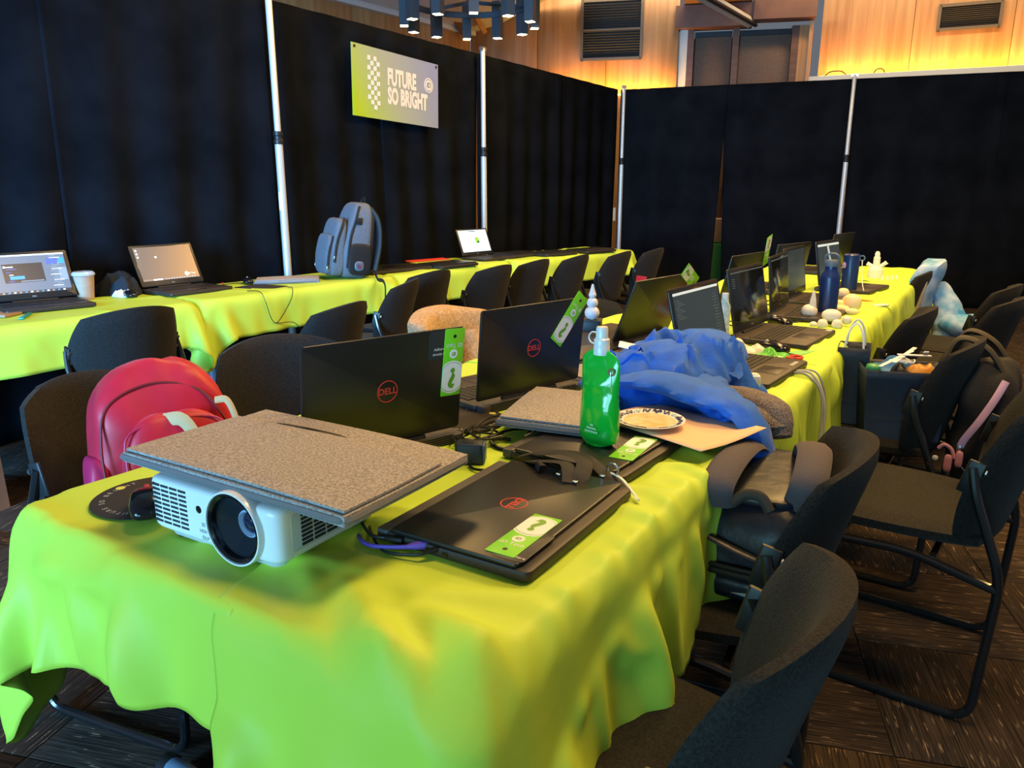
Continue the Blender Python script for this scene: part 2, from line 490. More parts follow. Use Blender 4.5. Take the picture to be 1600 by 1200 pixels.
for k, (x, w) in enumerate(((-1.62, .28), (-1.05, .14))):
    mb = MB(); mb.tube(curve([(-w / 2, 0, 0), (-w / 4, 0, .05), (w / 4, 0, .05), (w / 2, 0, 0)], 12), .008, 6)
    o = mb.build('cable_loop', BLKPL); PW2.put(o, x, 2.865, .42)
    tag(o, ['larger loop of black cable lying on the pale wall ledge', 'smaller loop of black cable lying on the pale wall ledge'][k], 'cable')

def vent(pl, a0, a1, z0, z1, label, panes, nsl):
    v = thing('air_vent', label, 'vent'); pl.put(v, (a0 + a1) / 2, (z0 + z1) / 2)
    w, h = a1 - a0, z1 - z0
    fm = MATS.get('vent_frame') or mat('vent_frame', (.17, .12, .07), .45, metal=.3)
    sm = MATS.get('vent_slat') or mat('vent_slat', (.035, .028, .022), .6)
    mb = MB(); mb.box((0, 0, 0), (w, .02, h)); mb.build('backing', BLKPL, v, (0, -.005, 0), smooth=0)
    for x, z, sx, sz in ((-w / 2, 0, .04, h + .04), (w / 2, 0, .04, h + .04), (0, h / 2, w, .04), (0, -h / 2, w, .04)) + (((0, 0, w, .025),) if panes > 1 else ()):
        mb = MB(); mb.box((0, 0, 0), (sx, .05, sz)); mb.build('frame', fm, v, (x, -.03, z), smooth=0)
    mb = MB(); mb.box((0, 0, 0), (w - .04, .03, h / nsl * .5)); me = mb.mesh(0); me.materials.append(sm)
    for k in range(nsl):
        o = mesh_part(me, 'slat', sm, v, (0, -.025, -h / 2 + h * (k + .5) / nsl), (35, 0, 0))
vent(PW1, -.436, .456, 3.184, 4.0, 'tall black louvred vent above the middle drapes', 2, 22)
vent(PW2, -.372, .37, 3.432, 3.74, 'low black louvred vent on the glowing wall at right', 1, 12)

# ------------------------------------------------------------------ chandelier
ch = thing('chandelier', 'black ring chandelier with square down-light tubes near the ceiling', 'chandelier')
ch.location = (-.50, 9.9, 3.42)
CH = mat('blue_black_powder_coat', (.075, .095, .115), .45)
BULB = mat('lamp_glow', (1.0, .83, .42), .5, emit=14)
mb = MB(); n = 64; rings = []
for z, r_ in ((-.035, .70), (-.035, .72), (.035, .72), (.035, .70)):
    rings.append([(r_ * math.cos(TAU * k / n), r_ * math.sin(TAU * k / n), z) for k in range(n)])
mb.loft(rings + [rings[0]], caps=False); mb.build('ring', CH, ch)
for k in range(3):
    mb = MB(); mb.tube([(0, 0, .0), (.71 * math.cos(TAU * k / 3 + .35), .71 * math.sin(TAU * k / 3 + .35), 0)], .022, 4); mb.build('spoke', CH, ch)
mb = MB(); mb.tube([(0, 0, -.03), (0, 0, 2.2)], .02, 8); mb.build('hanging_rod', CH, ch)
tb = MB()
for r0 in (0,):
    o_, i_ = .055, .045
    tb.loft([[(s * q, t * q, z) for s, t in ((1, 1), (-1, 1), (-1, -1), (1, -1))] for q, z in ((i_, .10), (i_, -.27), (o_, -.27), (o_, .16), (i_, .16))], caps=True)
tube_me = tb.mesh(0); tube_me.materials.append(CH)
bb = MB(); bb.box((0, 0, -.262), (.088, .088, .026)); bulb_me = bb.mesh(0); bulb_me.materials.append(BULB)
for k in range(12):
    t = TAU * (k + .2) / 12
    tp = mesh_part(tube_me, 'lamp_tube', CH, ch, (.775 * math.cos(t), .775 * math.sin(t), 0), (0, 0, math.degrees(t)))
    mesh_part(bulb_me, 'lamp_glow', BULB, tp)
l = bpy.data.lights.new('chandelier_light', 'AREA'); l.shape = 'DISK'; l.size = 1.6; l.energy = 55; l.color = (1, .78, .42)
lo = bpy.data.objects.new('chandelier_light', l); COL.objects.link(lo); lo.location = (-.5, 9.9, 3.12)

# ------------------------------------------------------------------ pipe and drape
PP = [(-3.15, 2.96), (-1.5436, 5.2061), (-.2973, 7.2387), (1.3057, 9.8618), (3.7152, 8.8932), (6.40, 7.845)]
BAYS = []
for i in range(5):
    a, b = PP[i], PP[i + 1]
    BAYS.append(Plane(a, math.atan2(b[1] - a[1], b[0] - a[0])))
ZT = 2.44
def drape(bay, s0t, s1t, s0b, s1b, label, seed, amp=.034, folds=None):
    rnd = random.Random(seed)
    Lm = s1t - s0t; folds = folds or max(3, Lm / .36)
    ph = [rnd.uniform(0, TAU) for _ in range(4)]
    nu, nv = int(Lm / .025), 26
    def fn(u, v):
        st = s0t + u * (s1t - s0t); sb = s0b + u * (s1b - s0b); s_ = st + (sb - st) * v
        z = ZT + .01 - v * (ZT - .01 + .005 * math.sin(u * 9))
        A = amp * (.25 + .75 * min(1, v * 1.6))
        y = A * (math.sin(TAU * u * folds + ph[0] + .8 * math.sin(v * 2 + ph[1])) * .6 + .7 * ns(u * folds * .8 + seed * 7, v * .7, 3.1))
        return (s_, y + .03, z)
    mb = MB(); mb.grid(fn, nu, nv)
    o = mb.build('black_curtain', DRAPE, smooth=80)
    so = o.modifiers.new('thickness', 'SOLIDIFY'); so.thickness = .004
    bay.put(o); tag(o, label, 'curtain', 'black pipe and drape panels')
    return o
L = [math.dist(PP[i], PP[i + 1]) for i in range(5)]
drape(BAYS[0], .05, L[0] - 1.28, .05, L[0] - 1.375, 'black drape panel at far left behind the laptop with the design screen', 1)
drape(BAYS[0], L[0] - 1.34, L[0] + .02, L[0] - 1.358, L[0] - .0, 'black drape panel behind the laptop with the brown screen', 2)
drape(BAYS[1], .0, 1.20, .015, 1.20, 'black drape panel left of and under the printed banner', 3)
drape(BAYS[1], 1.08, L[1] + .02, 1.16, L[1] - .0, 'black drape panel behind the right half of the banner', 4)
drape(BAYS[2], .02, 1.62, .02, 1.62, 'black drape panel behind the small laptop with the white screen', 5)
drape(BAYS[2], 1.50, L[2] + .0, 1.50, L[2] + .0, 'black drape panel just left of the corner pole', 6)
drape(BAYS[3], .0, 1.27, .0, 1.195, 'black drape panel right of the corner pole, beside the slit', 7)
drape(BAYS[3], 1.225, L[3] - .0, 1.33, L[3] - .01, 'black drape panel between the slit and the leaning right pole', 8)
drape(BAYS[4], .015, 1.46, .05, 1.46, 'black drape panel just right of the rightmost pole', 9)
drape(BAYS[4], 1.36, L[4], 1.36, L[4], 'black drape panel at the far right edge', 10)

labs = ['pale drape pole out of view at far left', 'slim cream drape pole between the left drapes, left of the banner', 'white drape pole right of the banner', 'white drape pole at the corner of the drapes', 'silver drape pole at right between the dark drapes']
for i in range(1, 5):
    p = thing('drape_pole', labs[i], 'pole', 'drape poles'); p.location = (*PP[i], 0)
    p.rotation_euler = (0, 0, BAYS[i - 1].ang)
    yo = -.05
    mb = MB(); mb.rbox((0, .05, .006), (.40, .40, .012), .03, .004); mb.build('base_plate', STEEL, p)
    mb = MB(); mb.lathe([(.026, .01), (.026, 1.62)], 14, (0, yo, 0)); mb.build('lower_tube', POLE, p)
    mb = MB(); mb.lathe([(.021, 1.6), (.021, ZT + .03), (.012, ZT + .05)], 14, (0, yo, 0)); mb.build('upper_tube', POLE, p)
    mb = MB(); mb.lathe([(.027, 1.575), (.033, 1.58), (.033, 1.60), (.029, 1.605), (.029, 1.625), (.033, 1.63), (.033, 1.65), (.024, 1.655)], 14, (0, yo, 0)); mb.build('clamp_collar', BLKPL, p)
    mb = MB(); mb.box((0, yo, ZT + .035), (.07, .03, .03)); mb.build('hook_plate', STEEL, p, smooth=0)
mb = MB(); mb.rbox((0, 0, 0), (.05, .12, .004), .004, 0, 2)
o = mb.build('paper_tag', PAPERW, smooth=0); o.location = (PP[1][0] + .04, PP[1][1] - .045, 1.22); o.rotation_euler = (R(90), 0, BAYS[1].ang)
tag(o, 'small white paper tag hanging low on the left drape pole', 'tag')
mb = MB(); mb.rbox((0, 0, 0), (.06, .16, .004), .004, 0, 2)
o = mb.build('paper_tag', PAPERW, smooth=0); o.location = (PP[3][0] - .03, PP[3][1] - .06, .98); o.rotation_euler = (R(90), 0, BAYS[2].ang)
tag(o, 'small white paper tag hanging low on the corner drape pole', 'tag')

# ------------------------------------------------------------------ banner
def gradient_mat():
    m = bpy.data.materials.new('banner_print'); m.use_nodes = True; nt = m.node_tree
    b = nt.nodes['Principled BSDF']; b.inputs['Roughness'].default_value = .35
    tc = nt.nodes.new('ShaderNodeTexCoord'); mp = nt.nodes.new('ShaderNodeMapping')
    mp.inputs['Rotation'].default_value = (0, R(32), 0); mp.inputs['Location'].default_value = (.5, 0, 0)
    g = nt.nodes.new('ShaderNodeTexGradient'); r = nt.nodes.new('ShaderNodeValToRGB')
    r.color_ramp.elements[0].color = (.40, .56, .02, 1); r.color_ramp.elements[1].color = (.24, .29, .52, 1)
    e = r.color_ramp.elements.new(.45); e.color = (.36, .41, .33, 1); r.color_ramp.elements[0].position = .03; r.color_ramp.elements[2].position = .95
    nt.links.new(tc.outputs['Object'], mp.inputs[0]); nt.links.new(mp.outputs[0], g.inputs[0]); nt.links.new(g.outputs[0], r.inputs[0]); nt.links.new(r.outputs[0], b.inputs['Base Color'])
    return m
sg = thing('banner', 'lime to lilac printed banner reading FUTURE SO BRIGHT hung on the drapes', 'banner')
BAYS[1].put(sg, 1.213, 2.035, .05); sg.rotation_euler = (0, R(1.7), BAYS[1].ang)
mb = MB(); mb.box((0, 0, 0), (1.005, .006, .488)); mb.build('board', gradient_mat(), sg, smooth=0)
SW = mat('banner_white_ink', (.82, .76, .74), .5)
sq = MB(); sq.box((0, 0, 0), (.031, .002, .031)); sqm = sq.mesh(0); sqm.materials.append(SW)
for r_ in range(11):
    for c_ in range(4):
        if (r_ + c_) % 2 == 0 and not (r_ == 10 and c_ == 0):
            mesh_part(sqm, 'checker_square', SW, sg, (-.325 + c_ * .033, -.005, .168 - r_ * .0335))
FR = mx(rot=(90, 0, 0))
text('FUTURE', .158, 'lettering', SW, sg, mx((.045, -.005, .063), (90, 0, 0)), bold=.008, squeeze=.60)
text('SO BRIGHT', .158, 'lettering', SW, sg, mx((.115, -.005, -.070), (90, 0, 0)), bold=.008, squeeze=.60)
def ring_mb(r0, r1, t, n=28):
    mb = MB()
    rr = [[(r_ * math.cos(TAU * k / n), r_ * math.sin(TAU * k / n), z) for k in range(n)] for r_, z in ((r0, 0), (r1, 0), (r1, t), (r0, t))]
    return mb.loft(rr + [rr[0]], caps=False)
ring_mb(.048, .056, .002).build('logo_ring', SW, sg, (.375, -.004, .07), (90, 0, 0))
mb = MB(); mb.lathe([(.040, 0), (.040, .002)], 24); mb.build('logo_disc', SW, sg, (.375, -.004, .07), (90, 0, 0))
text('iD', .055, 'logo_letters', mat('banner_grey_ink', (.28, .32, .40), .5), sg, mx((.375, -.008, .07), (90, 0, 0)), bold=.002)
gm = MB(); gm.lathe([(.010, 0), (.010, .004)], 12); gme = gm.mesh(0); gme.materials.append(BLKPL)
for x in (-.475, .475): mesh_part(gme, 'grommet', BLKPL, sg, (x, -.003, .222), (90, 0, 0))

# green-covered thing glimpsed through the slit in the drapes
tg = thing('utility_table', 'green covered utility table glimpsed through the slit in the drapes', 'table')
tg.location = (2.62, 10.3, 0); tg.rotation_euler = (0, 0, R(-22))
mb = MB(); mb.rbox((0, 0, .30), (.9, .5, .60), .04, .01); mb.build('cover', mat('leaf_green_cover', (.05, .30, .10), .7), tg)
mb = MB(); mb.rbox((0, 0, .76), (.5, .35, .30), .02, .01); mb.build('carton', mat('carton_peach', (.62, .38, .24), .8), tg)
# ================================================================== TABLES
TOPW = mat('grey_laminate_top', (.35, .35, .35), .5)
def training_table(label, length, depth, group):
    """local: x from -depth to 0, y from 0 to length, top at .74"""
    t = thing('training_table', label, 'table', group)
    mb = MB(); mb.rbox((-depth / 2, length / 2, .7185), (depth - .045, length - .045, .033), .06, .008); mb.build('table_top', TOPW, t)
    for y in (.22, length - .22):
        mb = MB(); mb.tube([(-depth / 2, y, .05), (-depth / 2, y, .70)], .028, 12)
        mb.tube([(-depth / 2, y, .70), (-depth + .08, y, .705)], .018, 8); mb.tube([(-depth / 2, y, .70), (-.08, y, .705)], .018, 8)
        lg = mb.build('leg', GREYMETAL, t)
        mb = MB(); mb.tube([(-depth + .04, y, .035), (-.07, y, .035)], .027, 12); mb.build('foot', GREYMETAL, lg)
        for x in (-depth + .03, -.06):
            mb = MB(); mb.tube([(x - .012, y, .035), (x + .012, y, .035)], .029, 12); mb.build('foot_cap', BLKPL, lg)
    return t
sides = (('right', 0.0), ('left', -.51))
for k in range(3):
    a0 = (0, 1.83, 3.66)[k]
    for sd, b0 in sides:
        t = training_table(f'grey training table under the lime cloths, {("nearest", "middle", "farthest")[k]} of the {sd} centre row', 1.83, .51, 'centre tables')
        place(t, a0, b0)
LTAB = [(-.95, .05, 1.85, 0), (.90, .05, 1.42, 0), (2.34, .05, 1.26, 0), (3.61, .10, 1.55, 9)]
for k, (a0, b0, ln, yw) in enumerate(LTAB):
    t = training_table('grey training table under the lime cloth by the drapes, ' + ('nearest of the row', 'under the grey backpack', 'under the white-screen laptop', 'at the far corner')[k], ln, .60, 'wall-side tables')
    place(t, a0, b0, 0, -yw, 'L')

# ------------------------------------------------------------------ draped cloths (mass-spring drape over the table box)
def drape_cloth(x0, x1, y0, y1, sp, box, ztop, steps=130, iters=14, seed=0, cx=.99, cy=.985, rip=.006, lift=0.0, ridges=(), cut=(9, 9), nrand=30, fa=.027):
    nx = int(round((x1 - x0) / sp)) + 1; ny = int(round((y1 - y0) / sp)) + 1
    rs = np.random.RandomState(seed)
    X, Y = np.meshgrid(np.linspace(x0, x1, nx), np.linspace(y0, y1, ny), indexing='ij')
    mxx, myy = (max(x0, box[0]) + min(x1, box[1])) / 2, (max(y0, box[2]) + min(y1, box[3])) / 2
    P = np.stack([mxx + (X - mxx) * cx, myy + (Y - myy) * cy, np.full_like(X, ztop + .012)], -1)
    for _ in range(10):
        kx, ky, ph = rs.uniform(-9, 9), rs.uniform(-14, 14), rs.uniform(0, 6.3)
        P[..., 2] += rip * np.sin(kx * X + ky * Y + ph)
        P[..., 0] += rip * .6 * np.sin(ky * X - kx * Y + ph * 2)
    P[..., 2] = np.maximum(P[..., 2], ztop + .001)
    PPv = P.copy()
    sx, sy = (x1 - x0) / (nx - 1), (y1 - y0) / (ny - 1); dg = math.hypot(sx, sy)
    def pj(a, b, rest, k):
        n = (min(a.shape[0], b.shape[0]), min(a.shape[1], b.shape[1])); a = a[:n[0], :n[1]]; b = b[:n[0], :n[1]]
        d = b - a; L_ = np.sqrt((d * d).sum(-1, keepdims=True)) + 1e-9
        c = d * (k * .5 * (L_ - rest) / L_); a += c; b -= c
    bx0, bx1, by0, by1 = box
    for st in range(steps):
        v = (P - PPv) * .96; v = np.clip(v, -.02, .02); PPv = P.copy()
        P += v; P[..., 2] -= 9.8 / 2500
        for it in range(iters):
            pj(P[0::2], P[1::2], sx, 1); pj(P[1::2], P[2::2], sx, 1)
            pj(P[:, 0::2], P[:, 1::2], sy, 1); pj(P[:, 1::2], P[:, 2::2], sy, 1)
            if it % 2 == 0:
                for o_ in (0, 1):
                    pj(P[o_::2, :-1], P[o_ + 1::2, 1:], dg, .35); pj(P[o_::2, 1:], P[o_ + 1::2, :-1], dg, .35)
            if it % 4 == 0:
                for o_ in (0, 1, 2, 3):
                    pj(P[o_::4], P[o_ + 2::4], 2 * sx, .22); pj(P[:, o_::4], P[:, o_ + 2::4], 2 * sy, .22)
            if it % 3 == 2 or it == iters - 1:
                x, y, z = P[..., 0], P[..., 1], P[..., 2]
                ins = (x > bx0) & (x < bx1) & (y > by0) & (y < by1) & (z < ztop)
                if ins.any():
                    dz = ztop - z; d = np.stack([x - bx0, bx1 - x, y - by0, by1 - y], -1); dm = d.min(-1); ar = d.argmin(-1)
                    top = ins & (dz < dm + .012); sd = ins & ~top
                    P[..., 2][top] = ztop
                    fr = .55
                    for q in (0, 1): P[..., q][top] += (PPv[..., q][top] - P[..., q][top]) * fr
                    for q, (ax, val) in enumerate(((0, bx0), (0, bx1), (1, by0), (1, by1))):
                        m_ = sd & (ar == q); P[..., ax][m_] = val
    # wrinkles: ridges on the top, soft vertical folds where the cloth hangs
    onT = np.clip((P[..., 2] - (ztop - .03)) / .03, 0, 1)
    def ridge(pts, w, h):
        best = np.full(X.shape, 9.); tt = np.zeros(X.shape); n_ = len(pts) - 1
        for q in range(n_):
            (ax, ay), (bx, by) = pts[q], pts[q + 1]; ex, ey = bx - ax, by - ay
            t_ = np.clip(((X - ax) * ex + (Y - ay) * ey) / (ex * ex + ey * ey), 0, 1)
            d_ = np.hypot(X - ax - t_ * ex, Y - ay - t_ * ey); m_ = d_ < best
            best = np.where(m_, d_, best); tt = np.where(m_, (q + t_) / n_, tt)
        return 1.45 * h * np.exp(-(best / w) ** 1.6) * np.sin(np.clip(tt, .04, .96) * math.pi) ** .5
    hgt = np.zeros(X.shape)
    for pts, w, h in ridges: hgt = np.maximum(hgt, ridge(pts, w, h))
    for _ in range(nrand):
        cxr, cyr = rs.uniform(max(x0, bx0) - .05, min(x1, bx1) + .05), rs.uniform(max(y0, by0), min(y1, by1)); an = rs.uniform(-1.1, 1.1); ln = rs.uniform(.06, .22)
        mid = (cxr + rs.uniform(-.02, .02), cyr + rs.uniform(-.02, .02))
        hgt = np.maximum(hgt, ridge([(cxr - ln * math.cos(an), cyr - ln * math.sin(an)), mid, (cxr + ln * math.cos(an + .3), cyr + ln * math.sin(an + .3))], rs.uniform(.009, .022), rs.uniform(.3, 1.) * lift))
    hgt *= np.clip((cut[0] - X) / .05, 0, 1) * np.clip((cut[1] - Y) / .05, 0, 1)
    P[..., 2] += hgt * onT
    P[..., 1] -= np.where(Y < by0, hgt * (1 - onT), 0); P[..., 0] += np.where(X > bx1, hgt * (1 - onT), 0)
    drop = np.clip((ztop - P[..., 2]) / .22, 0, 1.4)
    def fold(tcoord, sd):
        f = np.zeros_like(tcoord)
        for q in range(5):
            f += math.sin(sd * 3.1 + q) * np.sin(tcoord * (13 + 9 * q + 3 * math.sin(sd + q)) + sd * 1.7 + q * 2.2) / (1 + .35 * q)
        return f
    for ax, sgn, lim, oth in ((0, 1, bx1, 1), (0, -1, bx0, 1), (1, -1, by0, 0), (1, 1, by1, 0)):
        outm = np.clip((P[..., ax] * sgn - lim * sgn) / .004 + .6, 0, 1) * drop
        P[..., ax] += sgn * outm * fa * (1.0 + .75 * fold(P[..., oth], seed * .37 + ax))
    mb = MB(); mb.v = [tuple(p) for p in P.reshape(-1, 3)]
    mb.f = [(i * ny + j, (i + 1) * ny + j, (i + 1) * ny + j + 1, i * ny + j + 1) for i in range(nx - 1) for j in range(ny - 1)]
    me = bpy.data.meshes.new('tablecloth'); me.from_pydata(mb.v, [], mb.f)
    me.polygons.foreach_set('use_smooth', [True] * len(me.polygons))
    me.materials.append(LIME)
    o = bpy.data.objects.new('tablecloth', me); COL.objects.link(o)
    s = o.modifiers.new('smooth', 'SUBSURF'); s.levels = 1; s.render_levels = 1
    s = o.modifiers.new('hem', 'SOLIDIFY'); s.thickness = .0016; s.offset = 1
    return o
CB = (-1.02, 0.0, 0.0, 5.49)
def grow(d): return (CB[0] - d, CB[1] + d, CB[2] - d, CB[3] + d)
cl = [
    # x0, x1, y0, y1, spacing, growth, z, seed, label
    (-1.25, -.36, -.185, 1.50, .021, .012, .743, 11, 'lime green tablecloth at the near left corner, under the round mouse pad'),
    (-.50, .23, -.36, 1.14, .0165, .019, .7445, 5, 'lime green tablecloth at the near right corner, under the projector'),
    (-.50, .25, 1.03, 2.06, .022, .021, .7455, 7, 'lime green tablecloth under the blue jacket and scissors'),
    (-.48, .33, 1.98, 3.55, .027, .023, .7465, 9, 'lime green tablecloth under the tall blue bottle with a straw'),
    (-.48, .27, 3.47, 4.60, .032, .025, .7475, 13, 'lime green tablecloth under the farther blue bottle'),
    (-.48, .25, 4.52, 5.72, .032, .027, .7485, 15, 'lime green tablecloth at the far end of the centre tables'),
    (-1.26, -.44, 1.42, 3.30, .032, .010, .7435, 17, 'lime green tablecloth on the left centre row by the tan jacket'),
    (-1.26, -.44, 3.20, 5.66, .04, .012, .744, 19, 'lime green tablecloth on the far half of the left centre row'),
]
RID = {5: [([(-.24, .20), (-.12, .185), (-.01, .16)], .024, .032), ([(-.33, .19), (-.19, .11), (-.11, .045), (-.07, -.04)], .028, .038), ([(-.31, .0), (-.22, .02), (-.12, .01)], .018, .020), ([(-.48, -.01), (-.30, -.01), (-.13, .0)], .014, .016), ([(-.14, .30), (-.06, .27), (.0, .20)], .012, .008), ([(-.08, .45), (-.01, .42)], .012, .012), ([(-.08, .70), (.0, .66)], .012, .014), ([(-.07, .80), (.0, .74)], .012, .014), ([(-.06, .56), (.0, .50)], .010, .012), ([(-.10, .34), (.0, .30)], .012, .012), ([(-.40, .05), (-.42, -.02)], .02, .012), ([(-.49, -.03), (-.33, -.13), (-.16, -.25)], .014, .024), ([(-.10, -.02), (-.07, -.15), (-.05, -.36)], .028, .045), ([(-.44, -.02), (-.40, -.36)], .03, .03), ([(-.28, -.16), (-.27, -.36)], .03, .02), ([(-.16, -.01), (-.13, -.10)], .016, .02)] + [([(-.055 - .03 * (k % 3), .16 + .088 * k + .02 * (k % 2)), (.0, .14 + .088 * k), (.03 + .02 * (k % 2), .125 + .088 * k)], .009 + .003 * (k % 2), .010 + .004 * (k % 3)) for k in range(11)] + [([(.02, .10 + .13 * k), (.12, .09 + .13 * k + .02 * (k % 2)), (.23, .09 + .13 * k)], .016, .016 + .006 * (k % 2)) for k in range(8)],
       11: [([(-.86, -.02), (-.74, .0), (-.60, -.02)], .03, .028), ([(-.74, .01), (-.72, -.03)], .02, .014), ([(-.52, -.03), (-.48, .06)], .03, .012), ([(-.95, .06), (-.8, .02)], .02, .012), ([(-.73, -.0), (-.71, -.10), (-.72, -.20)], .028, .035), ([(-.60, -.03), (-.56, -.19)], .03, .03), ([(-.92, -.03), (-.95, -.19)], .035, .035)]}
for (x0, x1, y0, y1, sp, g, z, sd, lab) in cl:
    o = drape_cloth(x0, x1, y0, y1, sp, grow(g), z, seed=sd, lift=.016 if sp < .03 else .012, cx=.99, cy=.985, ridges=RID.get(sd, ()), cut={11: (-.50, 1.40), 17: (-.50, 3.18), 19: (-.50, 9), 5: (9, 1.01), 7: (9, 1.96), 9: (9, 3.45), 13: (9, 4.5)}.get(sd, (9, 9)), nrand=22 if sd in RID else 46)
    place(o, 0, 0); tag(o, lab, 'tablecloth', 'lime tablecloths')
llab = ['lime green tablecloth nearest at left, under the design-screen laptop', 'lime green tablecloth under the grey backpack by the drapes', 'lime green tablecloth under the red folder by the drapes', 'lime green tablecloth at the far corner by the drapes']
for k, (a0, b0, ln, yw) in enumerate(LTAB):
    o = drape_cloth(-.68, .185, -.17, ln + .16, .034, (-.608, .008, -.008, ln + .008), .7435 + .001 * (k % 2), seed=31 + k, steps=110, iters=10, cx=.99, cy=.985, lift=.008)
    place(o, a0, b0, 0, -yw, 'L'); tag(o, llab[k], 'tablecloth', 'lime tablecloths')

# ================================================================== CHAIRS
def make_chair():
    t = thing('stacking_chair', 'black fabric stacking chair', 'chair')
    mb = MB()
    def sw(x, y, z):
        return (x * (1 + .06 * y / .23), y, .455 + z + .012 * (abs(x) / .23) ** 2 - (.035 * max(0, (y - .10) / .13) ** 2))
    mb.pad(.235, .235, .055, .20, 12, 12, sw, edge=.35); mb.build('seat', CHAIRF, t, smooth=60)
    mb = MB()
    def bw(x, y, z):       # x across, y up, z thickness
        up = (y + .195) / .39
        yy = -.225 + .085 * (x / .23) ** 2 - .085 * up - .02 * up * up - z
        return (x * (1 - .05 * up), yy, .625 + y)
    mb.pad(.245, .205, .042, .30, 16, 14, bw, edge=.4); mb.build('backrest', CHAIRF, t, smooth=60)
    for s in (-1, 1):
        x = .248 * s
        pts = [(x * .95, -.175, .665), (x * .985, -.19, .60), (x, -.268, .40), (x, -.250, .0125), (x, .205, .0125), (x * .97, .215, .405), (x * .93, -.06, .415), (x, -.262, .375)]
        mb = MB(); mb.tube(fillet(pts, .055, 5), .0115, 10); mb.build('side_frame', BLKMETAL, t)
        mb = MB(); mb.rbox((0, 0, 0), (.010, .040, .085), .005, .003); mb.at((0, 0, 0))
        br = mb.build('bracket', BLKPL, t, (x * .945, -.176, .640), (14, 0, 0))
        for dz in (-.022, .022):
            mb = MB(); mb.lathe([(.008, 0), (.008, .003), (.004, .005)], 10); mb.build('bolt', STEEL, br, (0, -.0205, dz), (90, 0, 0))
    for y, z in ((.10, .412), (-.12, .412)):
        mb = MB(); mb.tube([(-.235, y, z), (.235, y, z)], .010, 8); mb.build('crossbar', BLKMETAL, t)
    return t
chair0 = make_chair(); _used = [False]
def chair(a, b, deg, label, group, frame='C'):
    """a, b = middle of the backrest; deg = heading of the seat"""
    c = chair0 if not _used[0] else dup(chair0)
    _used[0] = True
    tag(c, label, 'chair', group)
    h = R(deg)
    place(c, a + .24 * math.cos(h), b - .24 * math.sin(h), 0, deg, frame)
    return c
G1 = 'chairs along the right side of the centre tables'
chair(.32, .26, 92, 'black fabric chair nearest the camera, cut off by the lower edge', G1)
chair(.955, .20, 97, 'black fabric chair holding the black backpack beside the near table', G1)
chair(1.66, .54, 86, 'empty black fabric chair pulled out on the carpet at right', G1)
chair(2.31, .34, 88, 'black fabric chair holding the two navy gift bags', G1)
chair(2.98, .15, 88, 'black fabric chair pushed in behind the navy gift bags', G1)
chair(3.56, .47, 78, 'black fabric chair nearest the right edge, with bright tube legs', G1)
chair(4.10, .45, 80, 'black fabric chair standing left of the rightmost far chair', G1)
chair(4.68, .01, 92, 'black fabric chair with the tie-dye hoodie hung over it', G1)
G2 = 'chairs along the left side of the centre tables'
chair(.45, -1.50, -80, 'black fabric chair under the red backpack at left', G2)
chair(1.07, -1.50, -112, 'black fabric chair behind the nearest open laptop', G2)
chair(1.75, -1.30, -90, 'black fabric chair under the tan fleece jacket', G2)
chair(2.42, -1.04, -98, 'black fabric chair behind the snowman figure', G2)
G3 = 'chairs along the wall-side tables'
for a, b, d, lab in ((.32, .44, 90, 'black fabric chair in front of the iced coffee and laptops at left'), (.92, 1.06, 104, 'black fabric chair pulled back below the grey backpack'),
                     (1.70, .68, 118, 'black fabric chair turned sideways right of the grey backpack'), (2.15, .48, 94, 'black fabric chair below the red folder'),
                     (2.63, .60, 94, 'black fabric chair left of the hanging cloth corner, below the white-screen laptop'), (3.11, .58, 95, 'black fabric chair left of the mid cloth gap in the wall-side row'),
                     (3.59, .62, 96, 'black fabric chair right of the mid cloth gap in the wall-side row'), (4.06, .73, 97, 'second black fabric chair from the far end of the wall-side row'), (4.50, .80, 97, 'black fabric chair at the far end of the wall-side row')):
    chair(a, b, d, lab, G3, 'L')
# ================================================================== LAPTOPS
LW, LD = .385, .270
HT = .240
def em(name, col, s=1.0):
    return MATS.get(name) or mat(name, col, .25, emit=s)
def shared(key, fn):
    if key not in _sh: _sh[key] = fn()
    return _sh[key]
_sh = {}
def _base():
    mb = MB(); mb.rbox((0, -LD / 2, .0115), (LW, LD, .019), .014, .005); return mb.mesh(30)
def _keys():
    mb = MB()
    for r_ in range(6):
        for c_ in range(17):
            mb.box((-.165 + c_ * .0206, -.062 - r_ * .0185, .0222), (.0176, .0155, .0022))
    return mb.mesh(0)
def _grille():
    mb = MB()
    for k in range(5): mb.box((0, .011 - .0010 * k, .004 + .0042 * k), (LW - .05, .024, .0019))
    for s in (-1, 1): mb.rbox((s * (LW / 2 - .019), .010, .0115), (.030, .026, .019), .006, .003)
    mb.box((0, .002, .0115), (LW - .06, .004, .018))
    return mb.mesh(0)
def _lid():
    mb = MB(); mb.rbox((0, HT / 2 + .006, 0), (LW - .004, HT, .0075), .009, .0028); return mb.mesh(30)
def _hinge():
    mb = MB(); mb.tube([(-.10, 0, 0), (.10, 0, 0)], .006, 8); return mb.mesh(40)

